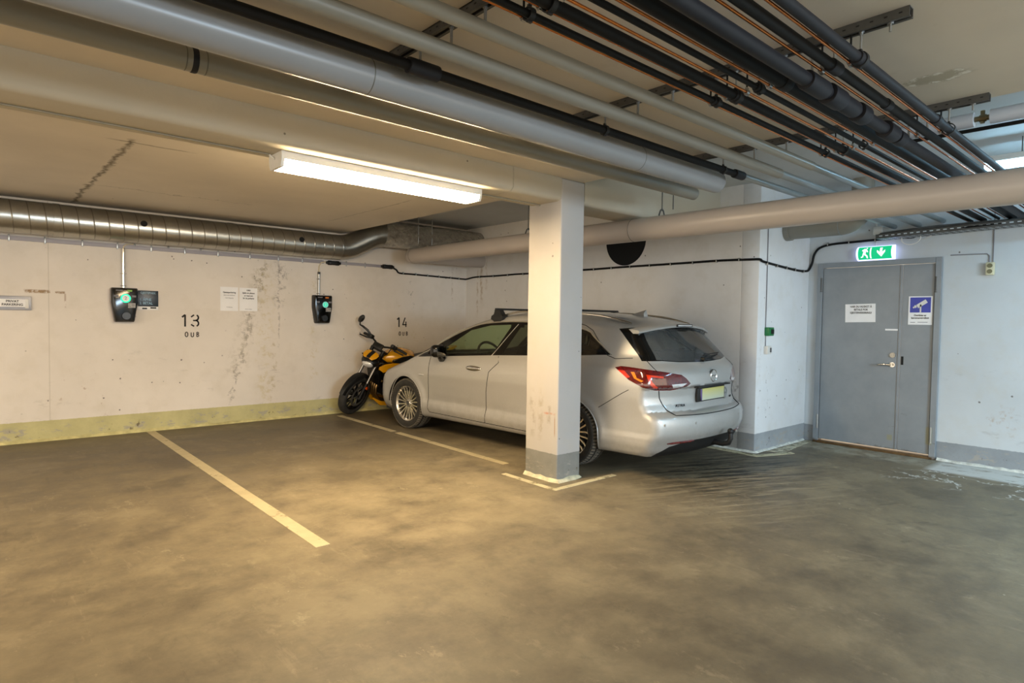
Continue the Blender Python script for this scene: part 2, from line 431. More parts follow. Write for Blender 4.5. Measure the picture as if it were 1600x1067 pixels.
def beam(x0, x1, ztop, nm):
    r = .045; y0, y1 = 3.63, 4.03; zb = 2.40
    prof = [(y0, ztop)]
    for k in range(7): a = pi + pi/2*k/6; prof.append((y0+r+r*cos(a), zb+r+r*sin(a)))
    for k in range(7): a = 1.5*pi + pi/2*k/6; prof.append((y1-r+r*cos(a), zb+r+r*sin(a)))
    prof.append((y1, ztop))
    m = MB(); m.prism(prof, (x0, 0, 0), (0, 1, 0), (0, 0, 1), x1-x0)
    o = m.obj(nm, M_BEAM, smooth=30); o['kind'] = 'structure'
beam(-5, 3.75, Z_LOW, 'ceiling_beam'); beam(4.04, X1, Z_HIGH, 'ceiling_beam.001')
m = MB(); m.box((3.895, 3.83, 1.295), (.29, .40, 2.59), bev=.012, seg=3)
pl_ = struct(m, 'pillar', M_PILLAR)
# crumbling plaster foot round the pillar, the back wall and the pier
def crust(path, w, h, name, mat, seed=1, closed=False):
    """irregular fillet lying along the path; the wall is on the left of the path"""
    rnd = random.Random(seed); m = MB(); pts = []
    n = len(path)
    for i in range(n-1 if not closed else n):
        a, b = V3(*path[i], 0), V3(*path[(i+1) % n], 0); L = (b-a).length; k = max(2, int(L/.06))
        for j in range(k): pts.append((a.lerp(b, j/k), (b-a).normalized()))
    if not closed: pts.append((V3(*path[-1], 0), pts[-1][1]))
    rings = []
    for p, d in pts:
        nrm = V3(d.y, -d.x, 0); ww = w*rnd.uniform(.85, 1.15); hh = h*rnd.uniform(.7, 1.25)
        rings.append([p - nrm*.004 - V3(0, 0, .01), p + nrm*ww - V3(0, 0, .01), p + nrm*ww*.8 + V3(0, 0, hh*.25), p + nrm*ww*.4 + V3(0, 0, hh*.6), p + nrm*ww*.1 + V3(0, 0, hh), p - nrm*.004 + V3(0, 0, hh*1.1)])
    if closed: rings.append(rings[0])
    m.loft(rings, caps=not closed)
    return struct(m, name, mat, smooth=50)
crust([(3.75, 4.03), (3.75, 3.63), (4.04, 3.63), (4.04, 4.03)], .030, .030, 'baseboard_pillar', M_CRUST, 3, True)
crust([(X1-.02, YB), (X1, YB)], .001, .001, 'baseboard_corner', M_CRUST, 5)
crust([(-3, YB), (X1, YB)], .028, .03, 'baseboard_back', simple('plaster_foot_yellow', '#c4bb86', .9, var=.25, scale=9), 4)
crust([(X1, YB), (X1, YP), (7.5, YP)], .028, .018, 'baseboard_pier', M_CRUSTW, 6)
crust([(XD, 1.80), (XD, -5)], .04, .02, 'baseboard_door_side', M_CRUSTW, 8)
# painted floor lines and outlines
def strip(poly, name, mat, z=.003):
    m = MB(); m.prism(poly, (0, 0, 0), (1, 0, 0), (0, 1, 0), z); return struct(m, name, mat, smooth=0)
def seg(a, b, w):
    a, b = V3(*a, 0), V3(*b, 0); d = (b-a).normalized(); n = V3(-d.y, d.x, 0)*w/2
    return [(p.x, p.y) for p in (a-n, b-n, b+n, a+n)]
strip(seg((1.60, 8.25), (1.594, 3.50), .09), 'floor_line', M_LINE)
strip(seg((3.905, 8.05), (3.885, 6.55), .075), 'floor_line.001', M_LINE)
strip(seg((3.882, 6.45), (3.86, 4.42), .075), 'floor_line.002', M_LINE)
strip(seg((3.60, 4.15), (3.585, 3.52), .055), 'floor_line.003', M_KERB)
strip(seg((3.57, 3.49), (4.36, 3.50), .055), 'floor_line.004', M_KERB)
strip([(6.20, 5.5), (6.13, 3.05), (6.62, 2.87), (6.66, 2.93), (6.23, 3.10), (6.27, 5.5)], 'floor_line.005', M_KERB)
strip([(6.55, 2.96), (7.25, 3.03), (7.5, 3.05), (7.5, 3.12), (6.5, 3.12)], 'floor_line.006', worn_paint('floor_edge_pale', '#d3cdb4', '#8b836d', .4, 9))
# ------------------------------------------------------------------ pipes under the ceiling
M_PIPE = simple('pipe_jacket_grey', '#93928a', .34, var=.05, scale=2)
M_PIPEG = simple('pipe_jacket_olive', '#85837a', .38, var=.05, scale=2)
M_PIPEB = simple('pipe_jacket_blue_grey', '#8b8d8f', .30, var=.05, scale=2)
M_CORE = simple('bare_pipe_grey', '#8f979a', .35, .3, var=.08)
M_BLACK = simple('black_rubber_insulation', '#0e0e0e', .62, var=.25, scale=4, Specular_IOR_Level=.22)
M_BLACKB = simple('black_blue_insulation', '#1a1b20', .58, var=.15, scale=4, Specular_IOR_Level=.3)
M_COPPER = simple('copper', '#d07a3c', .25, 1.0, var=.18, scale=9)
M_STEEL = simple('zinc_steel', '#a4a5a3', .35, .9, var=.12, scale=12)
M_STEELD = simple('dark_zinc_steel', '#5b5b59', .5, .6, var=.2, scale=12)
M_RUBBER = simple('clamp_rubber', '#101010', .6)
M_SEAM = simple('jacket_seam', '#5d5b54', .5)
XE = 7.50
PIPES_TOP = 'pipes under the ceiling'
BLK = 'black insulated pipes'; COP = 'bare copper pipes'
def pipe(name, y, z, r, x0, x1, mat, label, cat='pipe', group=None, n=28, core=None, collars=(), rings=()):
    e = thing(name, label, cat, ((x0+x1)/2, y, z), group)
    m = MB()
    if core is not None: # open jacket end with a rolled rim
        m.cyl((x0, y, z), (x1, y, z), r, n=n, caps=False)
        m.lathe([(r, 0), (r*.98, .006), (r*.90, .004), (r*.86, -.03), (max(core*.9, .004), -.05)], (x1, y, z), (1, 0, 0), n=n)
    else:
        m.cyl((x0, y, z), (x1, y, z), r, n=n)
    put(m, 'jacket' if r > .012 else 'tube', mat, e)
    if core:
        m = MB(); m.cyl((x1-.08, y, z), (XE, y, z), core, n=20); put(m, 'inner_pipe', M_CORE, e)
    for (xc, w, rr) in collars:
        m = MB(); m.lathe([(r*.9, -w), (rr*.97, -w), (rr, -w+.006), (rr, w-.006), (rr*.97, w), (r*.9, w)], (xc, y, z), (1, 0, 0), n=n); put(m, 'collar', M_BLACKB, e)
    for xc in rings:
        m = MB(); m.lathe([(r*1.003, -.0025), (r*1.012, -.002), (r*1.012, .002), (r*1.003, .0025)], (xc, y, z), (1, 0, 0), n=n); put(m, 'jacket_seam', M_SEAM, e)
    return e
pipe('grey_pipe', 2.915, 2.48, .05, -3.5, 4.62, M_PIPEG, 'grey jacketed pipe running closest along the concrete beam', rings=(.70, .78), collars=((.735, .012, .0525),))
pipe('large_grey_pipe', 2.44, 2.43, .077, -3.5, 4.16, M_PIPEB, 'thickest smooth blue-grey jacketed pipe under the ceiling', core=0, rings=(1.30, 3.2))
pipe('black_pipe', 2.26, 2.455, .0225, -3.5, 4.20, M_BLACK, 'single black pipe between the thickest grey pipe and a slimmer grey one', collars=((1.47, .075, .034), (4.15, .06, .031)))
pipe('grey_pipe', 2.035, 2.452, .0335, -3.5, 4.30, M_PIPEG, 'slim olive-grey jacketed pipe beside the single black pipe', core=.028)
pipe('grey_pipe', 1.82, 2.47, .029, -3.5, 4.32, M_PIPE, 'slim grey jacketed pipe nearest to the copper and black pipes', core=.024)
m = MB(); m.cyl((4.20, 2.26, 2.455), (XE, 2.26, 2.455), .024, n=20)
tag(m.obj('grey_pipe', M_CORE, org=(5.8, 2.26, 2.455)), 'bare light grey pipe carrying on past the end of the single black pipe', 'pipe')
for (y, z, r, lab, mat, col) in [
    (1.578, 2.44, .0135, 'thinnest black pipe at the left edge of the copper and black pipes', M_BLACK, ((2.67, .03, .019),)),
    (1.478, 2.44, .0225, 'black pipe second from the left edge of the copper and black pipes', M_BLACK, ((2.67, .03, .028),)),
    (1.366, 2.445, .0125, 'thin dark pipe between two copper pipes in the middle of the black pipes', M_BLACK, ((2.67, .03, .019),)),
    (1.252, 2.44, .029, 'black pipe partly hidden behind the thickest black pipe', M_BLACK, ((2.67, .03, .034),)),
    (1.135, 2.405, .0285, 'thickest black pipe with bulging insulation joints', M_BLACKB, ((2.70, .09, .040), (2.90, .07, .045), (3.06, .08, .039), (3.22, .05, .045), (3.62, .07, .044), (3.78, .05, .038))),
    (1.046, 2.445, .021, 'black pipe between the thickest black pipe and the outermost one', M_BLACK, ((2.67, .04, .027), (3.3, .03, .025))),
    (.948, 2.445, .0205, 'outermost black pipe next to the bare end of the steel rail', M_BLACKB, ((2.66, .035, .027), (3.72, .03, .025)))]:
    pipe('black_pipe', y, z, r, -3.5, XE, mat, lab, group=BLK, collars=col, n=22)
for (y, z, lab) in [(1.607, 2.441, 'copper pipe at the left edge, under the thinnest black pipe'), (1.523, 2.446, 'copper pipe between the two leftmost black pipes'),
    (1.424, 2.444, 'copper pipe left of the thin dark middle pipe'), (1.318, 2.446, 'copper pipe right of the thin dark middle pipe'),
    (1.096, 2.446, 'copper pipe beside the thickest black pipe'), (.985, 2.444, 'copper pipe beside the outermost black pipe')]:
    pipe('copper_pipe', y, z, .0058, -3.5, XE, M_COPPER, lab, group=COP, n=12)
for (y, z, lab) in [(1.082, 2.462, 'thin copper line paired with the pipe beside the thickest black pipe'), (.972, 2.462, 'thin copper line paired with the pipe beside the outermost black pipe')]:
    pipe('copper_pipe', y, z, .0042, -3.5, XE, M_COPPER, lab, group=COP, n=10)
# slotted steel rails that carry the pipes
ROW = [(2.915, 2.48, .05, 0), (2.44, 2.43, .077, 0), (2.26, 2.455, .0225, 0), (2.035, 2.452, .0335, 0), (1.82, 2.47, .029, 0), (1.607, 2.441, .0058, 1), (1.578, 2.44, .0185, 1), (1.523, 2.446, .0058, 1), (1.478, 2.44, .027, 1),
       (1.424, 2.444, .0058, 1), (1.366, 2.445, .0185, 1), (1.318, 2.446, .0058, 1), (1.252, 2.44, .033, 0), (1.135, 2.405, .039, 0), (1.096, 2.446, .0058, 1), (1.046, 2.445, .026, 0), (.985, 2.444, .0058, 1), (.948, 2.445, .026, 1)]
def rail(x, lab, zt=Z_LOW, y0=.775, y1=3.05):
    e = thing('hanger_rail', lab, 'steel rail', (x, (y0+y1)/2, zt-.02), 'slotted rails under the ceiling')
    m = MB(); h, w, t = .038, .042, .004
    m.box((x, (y0+y1)/2, zt-t/2-.0005), (w, y1-y0, t)); m.box((x-w/2+t/2, (y0+y1)/2, zt-h/2), (t, y1-y0, h)); m.box((x+w/2-t/2, (y0+y1)/2, zt-h/2), (t, y1-y0, h))
    for s in (-1, 1): m.box((x+s*(w/2-.007), (y0+y1)/2, zt-h+t/2), (.012, y1-y0, t))
    k = int((y1-y0)/.05)
    for i in range(k): m.box((x-w/2-.0006, y0+.03+i*.05, zt-.018), (.001, .012, .005), mi=1)
    put(m, 'channel', [M_STEELD, M_RUBBER], e, smooth=0)
    for (y, z, r, c) in ROW:
        if r < .01 and y < 1.4: pass
        m = MB(); m.cyl((x, y, z+r-.012), (x, y, zt-h+.012), .0042 if c else .006, n=8); put(m, 'hanger_rod', M_STEEL if r > .01 else M_BLACK, e)
        if r > .01:
            m = MB(); m.cyl((x, y, zt-h-.003), (x, y, zt-h+.006), .011, n=6); m.cyl((x, y, zt-h-.010), (x, y, zt-h-.003), .007, n=6); put(m, 'nut', M_STEEL, e)
        if c or abs(y-2.26) < .01:
            rr = r + .0015
            m = MB(); m.lathe([(rr, -.011), (rr+.004, -.011), (rr+.004, .011), (rr, .011), (rr, -.011)], (x, y, z), (1, 0, 0), n=20)
            m.box((x, y, z+rr+.006), (.014, .010, .014)); m.box((x, y-.0, z-rr-.004), (.020, .010, .008)); put(m, 'pipe_clamp', M_STEEL if r < .01 else M_RUBBER, e)
    m = MB(); m.cyl((x, .845, zt-.07), (x, .845, zt+.0-.02), .0042, n=8); m.cyl((x, .845, zt-h-.004), (x, .845, zt-h+.008), .012, n=6); put(m, 'spare_bolt', M_STEEL, e)
rail(1.455, 'slotted steel rail nearest the fluorescent lamp, holding the pipes')
rail(2.67, 'middle slotted steel rail, its bare end sticking out past the black pipes')
rail(3.94, 'slotted steel rail at the far edge of the low ceiling, holding the pipes')
# big pipe crossing over the car
M_CROSS = simple('cross_pipe_jacket', '#b3aaa2', .33, var=.04, scale=2)
A, B = V3(4.765, -1.2, 2.232), V3(4.893, 7.70, 2.305)
e = thing('large_cross_pipe', 'fat grey jacketed pipe crossing above the car from wall to wall', 'pipe', (4.82, 3.5, 2.28))
pts = [A.lerp(B, k/8) for k in range(9)]; c = V3(5.075, 7.70, 2.305)
for k in range(1, 11):
    a = pi - pi/2*k/10; pts.append(V3(c.x+.182*cos(a), c.y+.182*sin(a), 2.305 + .035*k/10))
pts += [V3(5.4, 7.882, 2.34), V3(6.295, 7.882, 2.34)]
m = MB(); m.tube(pts, .109, n=36); put(m, 'jacket', M_CROSS, e)
for (p, d) in ((pts[8], B-A), (pts[18], V3(1, 0, .1)), (A.lerp(B, .55), B-A)):
    m = MB(); m.lathe([(.1095, -.003), (.1112, -.002), (.1112, .002), (.1095, .003)], p, d, n=36); put(m, 'jacket_seam', M_SEAM, e)
for (x, y, zb, zt) in ((4.86, 5.23, 2.40, Z_HIGH), (4.83, 3.38, 2.39, Z_HIGH), (4.83, 3.26, 2.39, Z_HIGH)):
    m = MB(); m.cyl((x, y, zb+.03), (x, y, zt), .005, n=8); put(m, 'hanger_rod', M_STEELD, e)
    if y != 3.26:
        m = MB(); m.tube([(x-.045, y, zb-.015), (x-.022, y, zb+.035), (x, y, zb+.05), (x+.022, y, zb+.035), (x+.045, y, zb-.015)], .007, n=8); put(m, 'hanger_loop', M_STEELD, e)
# light fittings of the far right: white pipe, cable
M_WHITEP = simple('white_pipe_jacket', '#c9ccd2', .35, var=.04)
e = thing('white_pipe', 'white pipe with a bare brass joint beyond the outermost black pipe', 'pipe', (4.62, .2, 2.69))
for (y0, y1) in ((.98, 1.6), (-1.5, .90)):
    m = MB(); m.cyl((4.62, y0, 2.655), (4.62, y1, 2.655), .044, n=28); put(m, 'jacket', M_WHITEP, e)
m = MB(); m.cyl((4.62, .88, 2.655), (4.62, 1.0, 2.655), .016, n=14); m.cyl((4.62, .94, 2.625), (4.62, .94, 2.70), .012, n=12); m.cyl((4.62, .92, 2.655), (4.62, .955, 2.655), .022, n=8)
put(m, 'brass_joint', simple('brass', '#8f8468', .35, 1.0), e)
m = MB(); m.tube([(4.59, 1.35, 2.585), (4.59, -1.5, 2.585)], .012, n=8); tag(m.obj('black_cable', M_BLACK, org=(4.6, 0, 2.635)), 'black cable strung just below the white pipe', 'cable')
# pipe stub at the pier
e = thing('grey_pipe', 'short fat grey pipe bending up off the pier above the door', 'pipe', (6.95, 2.8, 2.47))
pts = [V3(6.90, 3.16, 2.44), V3(6.90, 2.80, 2.44)] + [V3(6.90, 2.58-.20*sin(t_), 2.44+.20*(1-cos(t_))) for t_ in [pi/2*k/10 for k in range(11)]] + [V3(6.90, 2.38, Z_HIGH)]
m = MB(); m.tube(pts, .105, n=32); put(m, 'jacket', M_PIPEG, e)
m = MB(); m.cyl((6.90, 3.155, 2.44), (6.90, 3.10, 2.44), .118, n=32); put(m, 'end_collar', M_PIPEG, e)
for (p, d) in ((pts[2], V3(0, -1, 0)), (pts[-2], V3(0, 0, 1))):
    m = MB(); m.lathe([(.1055, -.004), (.108, -.003), (.108, .003), (.1055, .004)], p, d, n=32); put(m, 'jacket_seam', M_CORE, e)
# ventilation duct along the back wall
def duct_mat():
    t = NT('galvanised_duct'); x, y, z = t.xyz()
    sp = t.math('ADD', x, t.mul(z, .12))
    w = t.math('FRACT', t.math('DIVIDE', sp, .137))
    seam = t.ramp(t.math('ABSOLUTE', t.math('SUBTRACT', w, .5)), .05, .0)
    c = t.mix(t.ramp(t.noise(2.2, 6, .7), .3, .7), hexc('#a09d95'), hexc('#bdbab0'))
    c = t.mix(t.mul(seam, .6), c, hexc('#4a463e'))
    t.bsdf(c, .30, .92, bump=t.math('ADD', seam, t.mul(t.noise(9, 3), .5)), bstr=.35, bdist=.01); return t.m
def foil_mat():
    t = NT('crumpled_foil'); n = t.noise(11, 6, .72, dist=1.6)
    t.bsdf(t.mix(t.ramp(n, .3, .7), hexc('#9a968c'), hexc('#d2cdc2')), .22, .95, bump=n, bstr=1.0, bdist=.09); return t.m
M_DUCT, M_FOIL = duct_mat(), foil_mat()
e = thing('ventilation_duct', 'round galvanised spiral duct along the back wall under the ceiling', 'duct', (1.5, 8.10, 2.37))
m = MB(); pts = [V3(-3, 8.10, 2.37), V3(3.93, 8.10, 2.37)]
m.tube(pts, .17, n=40); put(m, 'spiral_duct', M_DUCT, e)
m = MB(); pts = [V3(3.9, 8.10, 2.37)] + [V3(3.93+.62*t_, 8.10-.10*(3*t_**2-2*t_**3), 2.37+.235*(3*t_**2-2*t_**3)) for t_ in [k/10 for k in range(11)]]
m.tube(pts, [.172]*11+[.176], n=40); put(m, 'bend', simple('galvanised_bend', '#a09d94', .28, .92, var=.15, scale=5), e)
for xx in (.70, 2.45):
    m = MB(); m.lathe([(.1705, -.03), (.1745, -.028), (.1745, .028), (.1705, .03)], (xx, 8.10, 2.37), (1, 0, 0), n=40); put(m, 'joint_band', M_DUCT, e)
for xx in (1.485, 3.30):
    m = MB(); d = V3(0, -cos(radians(12)), sin(radians(12))); p = V3(xx, 8.10, 2.37) + d*.168
    m.cyl(p, p + d*.008, .034, n=20); put(m, 'hole', simple('duct_hole', '#060606', .9), e)
m = MB(); rings = []; rnd = random.Random(3)
for i in range(40):
    x = 4.52 + (X1-4.52+.01)*i/39; r = .192 if 0 < i else .178
    rings.append([V3(x, 7.985 + (r+rnd.uniform(-.005, .005))*cos(2*pi*k/36), 2.618 + (r+rnd.uniform(-.005, .005))*sin(2*pi*k/36)) for k in range(36)])
m.loft(rings); put(m, 'foil_insulation', M_FOIL, e)
for xx in (5.02, 5.26):
    m = MB(); m.cyl((xx, 7.80, 2.50), (xx, 7.80, Z_HIGH), .006, n=8); put(m, 'hanger_rod', M_STEEL, e)
# ------------------------------------------------------------------ the parked estate car
def catmull(xs, ys, q):
    """monotone-ish cubic interpolation of table (xs ascending) at array q"""
    xs, ys = np.asarray(xs, float), np.asarray(ys, float)
    d = np.diff(ys)/np.diff(xs); m = np.empty_like(ys); m[0], m[-1] = d[0], d[-1]
    m[1:-1] = np.where(d[1:]*d[:-1] > 0, 2*d[1:]*d[:-1]/(d[1:]+d[:-1]+1e-12), 0)
    q = np.clip(q, xs[0], xs[-1]); i = np.clip(np.searchsorted(xs, q)-1, 0, len(xs)-2)
    h = xs[i+1]-xs[i]; t = (q-xs[i])/h
    return (2*t**3-3*t**2+1)*ys[i] + (t**3-2*t**2+t)*h*m[i] + (-2*t**3+3*t**2)*ys[i+1] + (t**3-t**2)*h*m[i+1]
def spline(P, n):
    P = np.asarray(P, float); out = []
    for i in range(len(P)-1):
        a, b, c, d = P[max(i-1, 0)], P[i], P[i+1], P[min(i+2, len(P)-1)]
        for k in range(n):
            t = k/n; out.append(.5*((2*b)+(c-a)*t+(2*a-5*b+4*c-d)*t*t+(3*b-a-3*c+d)*t**3))
    out.append(P[-1]); return np.array(out)
def sstep(x, a, b):
    t = np.clip((x-a)/(b-a), 0, 1); return t*t*(3-2*t)
def smax(a, b, k):
    h = np.clip(.5 + .5*(a-b)/k, 0, 1); return b + (a-b)*h + k*h*(1-h)
def sd_poly(px, py, V):
    d = np.full(px.shape, 1e9); s = np.ones(px.shape); n = len(V)
    for i in range(n):
        ax, ay = V[i]; bx, by = V[i-1]
        ex, ey = bx-ax, by-ay; wx, wy = px-ax, py-ay
        t = np.clip((wx*ex+wy*ey)/(ex*ex+ey*ey), 0, 1)
        d = np.minimum(d, (wx-ex*t)**2+(wy-ey*t)**2)
        c1 = py >= ay; c2 = py < by; c3 = ex*wy > ey*wx
        s = np.where((c1 & c2 & c3) | (~c1 & ~c2 & ~c3), -s, s)
    return s*np.sqrt(d)
# side silhouette on the centre line (y forward, z up)
def sharp(*segs):
    out = []
    for sg in segs:
        pts = spline(sg, 5) if len(sg) > 2 else np.array(sg, float)
        for p in pts:
            if not out or np.hypot(*(np.array(out[-1])-p)) > 1e-4: out.append(tuple(p))
    if np.hypot(out[0][0]-out[-1][0], out[0][1]-out[-1][1]) < 1e-3: out.pop()
    return out
PROFILE = sharp(
    [(-.95, .20), (3.35, .18)], [(3.35, .18), (3.52, .22), (3.60, .36), (3.605, .50), (3.57, .62), (3.49, .72)],
    [(3.49, .72), (3.25, .815), (2.95, .895), (2.65, .955), (2.44, .995)],
    [(2.44, .995), (2.15, 1.150), (1.85, 1.305), (1.62, 1.403), (1.40, 1.455), (1.1, 1.487), (.70, 1.497), (.30, 1.489), (-.10, 1.462), (-.40, 1.425), (-.685, 1.372)],
    [(-.685, 1.372), (-.70, 1.352), (-.672, 1.338)],
    [(-.672, 1.338), (-.76, 1.225), (-.86, 1.10), (-.918, 1.02)], [(-.918, 1.02), (-.972, .975), (-1.008, .925), (-1.022, .86), (-1.022, .815)],
    [(-1.022, .815), (-.995, .800)], [(-.995, .800), (-.985, .72), (-.992, .66)], [(-.992, .66), (-1.012, .62), (-1.018, .60)],
    [(-1.018, .60), (-1.085, .568), (-1.108, .52), (-1.112, .45), (-1.10, .385), (-1.06, .315)], [(-1.06, .315), (-1.02, .25), (-.95, .20)])
WZ = ([.15, .20, .26, .325, .36, .42, .52, .64, .74, .82, .90, .965, 1.00, 1.04, 1.20, 1.36, 1.42, 1.50],
      [.800, .845, .872, .888, .888, .880, .881, .890, .8985, .899, .885, .862, .838, .815, .738, .655, .620, .560])
def car_f(x, y, z):
    av = np.abs(x)
    W = catmull(*WZ, z)
    up = sstep(z, .95, 1.10)
    W = W*(1 - sstep(-y, .0, 1.05)*(.045 + .075*up)) * (1 - sstep(y, 2.3, 3.5)*.055)
    # wheel-arch flares
    for yc in (0.0, 2.662):
        rr = np.sqrt((y-yc)**2 + (z-.315)**2)
        W = W + .014*np.exp(-((rr-.37)/.055)**2)
    # door hollow that ends in the blade crease low on the doors
    bl = np.exp(-((z-.415)/.07)**2)*sstep(y, .55, 1.0)*sstep(-y, -2.3, -1.9)
    W = W - .010*bl
    fside = (av - W)*.97
    nose = sstep(y, 1.6, 3.0); tail = sstep(-y, -.6, .5)
    ye = y + .40*(av/.9)**2.7*nose - (.22*(av/.9)**2.6)*tail
    crown = .075*(av/.65)**2.2*sstep(z, 1.02, 1.35)*sstep(-y, -2.3, -1.5) + .05*(av/.9)**2.5*sstep(y, 2.3, 2.8)*sstep(z, .6, .8)
    fprof = sd_poly(ye, z + crown, PROFILE)
    k = .045 + .05*sstep(y, 2.6, 3.3) + .03*sstep(-y, .7, 1.0)*sstep(.75-z, 0, .2)
    return smax(fside, fprof, k)
def surface_nets(f, lo, hi, h):
    ax = [np.arange(a, b+h, h) for a, b in zip(lo, hi)]
    X, Y, Z = np.meshgrid(*ax, indexing='ij'); V = f(X, Y, Z)
    nx, ny, nz = [n-1 for n in V.shape]
    P = np.zeros((nx, ny, nz, 3)); cnt = np.zeros((nx, ny, nz))
    for a in range(3):
        for b in (0, 1):
            for c in (0, 1):
                o0 = [0, 0, 0]; oth = [k for k in range(3) if k != a]; o0[oth[0]], o0[oth[1]] = b, c
                o1 = list(o0); o1[a] = 1
                v0 = V[o0[0]:o0[0]+nx, o0[1]:o0[1]+ny, o0[2]:o0[2]+nz]; v1 = V[o1[0]:o1[0]+nx, o1[1]:o1[1]+ny, o1[2]:o1[2]+nz]
                m = (v0 < 0) != (v1 < 0); t = np.where(m, v0/(v0-v1+1e-20), 0)
                for d in range(3): P[..., d] += np.where(m, o0[d] + (t if d == a else 0), 0)
                cnt += m
    act = cnt > 0; idx = -np.ones(cnt.shape, int); idx[act] = np.arange(act.sum())
    I = np.argwhere(act); P = (P[act]/cnt[act][:, None] + I)*h + np.array(lo)
    F = []
    for a in range(3):
        b, c = (a+1) % 3, (a+2) % 3
        sl0 = [slice(None)]*3; sl1 = [slice(None)]*3; sl0[a] = slice(0, -1); sl1[a] = slice(1, None)
        m = (V[tuple(sl0)] < 0) != (V[tuple(sl1)] < 0)
        E_ = np.argwhere(m); E_ = E_[(E_[:, b] > 0) & (E_[:, c] > 0) & (E_[:, b] < V.shape[b]-1) & (E_[:, c] < V.shape[c]-1)]
        ins = V[tuple(E_.T)] < 0
        def g(db, dc):
            q = E_.copy(); q[:, b] -= db; q[:, c] -= dc; return idx[tuple(q.T)]
        q = np.stack([g(1, 1), g(0, 1), g(0, 0), g(1, 0)], 1)
        q[~ins] = q[~ins][:, ::-1]; F.append(q)
    return P, np.concatenate(F)
def grad(f, P, e=1.5e-3):
    g = np.empty_like(P)
    for d in range(3):
        A = P.copy(); B = P.copy(); A[:, d] += e; B[:, d] -= e
        g[:, d] = (f(*A.T) - f(*B.T))/(2*e)
    return g
def project(f, P, it=4):
    for _ in range(it):
        v = f(*P.T); g = grad(f, P); n2 = np.maximum((g**2).sum(1), .05)
        st = (v/n2)[:, None]*g; ln = np.linalg.norm(st, axis=1, keepdims=True); P = P - st*np.minimum(1, .02/np.maximum(ln, 1e-9))
    return P
P_, Fc = surface_nets(car_f, (-1.0, -1.24, .10), (1.0, 3.72, 1.60), .0225)
# relax along the surface, then pull back on to it
for _ in range(2):
    acc = np.zeros_like(P_); c_ = np.zeros(len(P_))
    for a in range(4):
        for b in (a-1, (a+1) % 4):
            np.add.at(acc, Fc[:, a], P_[Fc[:, b]]); np.add.at(c_, Fc[:, a], 1)
    P_ = project(car_f, P_*.5 + .5*acc/np.maximum(c_, 1)[:, None], 2)
P_ = project(car_f, P_, 3)
bmc = bmesh.new(); vs_ = [bmc.verts.new(p) for p in P_]
for q in Fc: bmc.faces.new([vs_[i] for i in q])
LAY = bmc.faces.layers.int.new('part')
bmc.faces.ensure_lookup_table()

def inside(px, py, poly):
    r = False; n = len(poly)
    for i in range(n):
        (ax, ay), (bx, by) = poly[i], poly[i-1]
        if (ay > py) != (by > py) and px < (bx-ax)*(py-ay)/(by-ay)+ax: r = not r
    return r
def cut(poly, pid, proj, nrm3, sel, only=None):
    """cut the body along poly (in the 2-D view proj) and mark the faces inside as part pid"""
    L = LAY
    xs = [p[0] for p in poly]; ys = [p[1] for p in poly]; M = .05
    cand = []
    for f in bmc.faces:
        c = f.calc_center_median()
        if not sel(c) or (only is not None and f[L] not in only): continue
        u, v = proj(c)
        if min(xs)-M < u < max(xs)+M and min(ys)-M < v < max(ys)+M: cand.append(f)
    cand = set(cand)
    for i in range(len(poly)):
        a, b = poly[i-1], poly[i]; du, dv = b[0]-a[0], b[1]-a[1]; ln = math.hypot(du, dv)
        if ln < 1e-6: continue
        tx, ty = du/ln, dv/ln; near = []
        for f in cand:
            u, v = proj(f.calc_center_median()); s = (u-a[0])*tx+(v-a[1])*ty; d = abs((u-a[0])*ty-(v-a[1])*tx)
            if -.018 < s < ln+.018 and d < .035: near.append(f)
        if not near: continue
        geom = near + list({e for f in near for e in f.edges}) + list({v for f in near for v in f.verts})
        co, no = nrm3(a, (ty, -tx))
        before = set(near)
        r = bmesh.ops.bisect_plane(bmc, geom=geom, plane_co=co, plane_no=no, dist=1e-5)
        cand = {f for f in cand if f.is_valid} | {g for g in r['geom'] if isinstance(g, bmesh.types.BMFace)}
    for f in cand:
        if f.is_valid and inside(*proj(f.calc_center_median()), poly): f[L] = pid
side = dict(proj=lambda c: (c.y, c.z), nrm3=lambda a, n: (V3(0, a[0], a[1]), V3(0, n[0], n[1])))
rear = dict(proj=lambda c: (c.x, c.z), nrm3=lambda a, n: (V3(a[0], 0, a[1]), V3(n[0], 0, n[1])))
def diag(sx):
    k = sqrt(.5)   # view along the rear corner; sx = -1 left, +1 right
    return dict(proj=lambda c: ((c.y + abs(c.x))*k, c.z), nrm3=lambda a, n: (V3(0, a[0]/k, a[1]), V3(sx*n[0]*k, n[0]*k, n[1])))
def arc(cx, cy, r, n=40): return [(cx+r*cos(2*pi*i/n), cy+r*sin(2*pi*i/n)) for i in range(n)]
DLO = [tuple(p) for p in spline([(2.43, .918), (2.03, 1.128), (1.62, 1.303), (1.30, 1.357), (.85, 1.372), (.30, 1.352), (-.05, 1.300), (-.16, 1.238), (-.345, 1.115), (-.405, 1.082)], 3)] + [(-.02, 1.058), (.62, 1.024), (1.07, 1.004), (1.70, .965)]
PANES = [[(2.02, .975), (1.93, 1.062), (1.62, 1.262), (1.33, 1.322), (.985, 1.338), (1.13, 1.02)],
         [(.98, 1.022), (.835, 1.340), (.30, 1.322), (.10, 1.30), (.02, 1.075)],
         [(-.035, 1.082), (.035, 1.285), (-.06, 1.262), (-.15, 1.205), (-.31, 1.105)]]
FRONT_DOOR = [(2.20, .30), (2.19, .62), (2.155, .935), (1.70, .955), (1.02, .995), (.985, .93), (1.115, .82), (1.165, .60), (1.175, .38), (1.19, .255), (2.18, .262)]
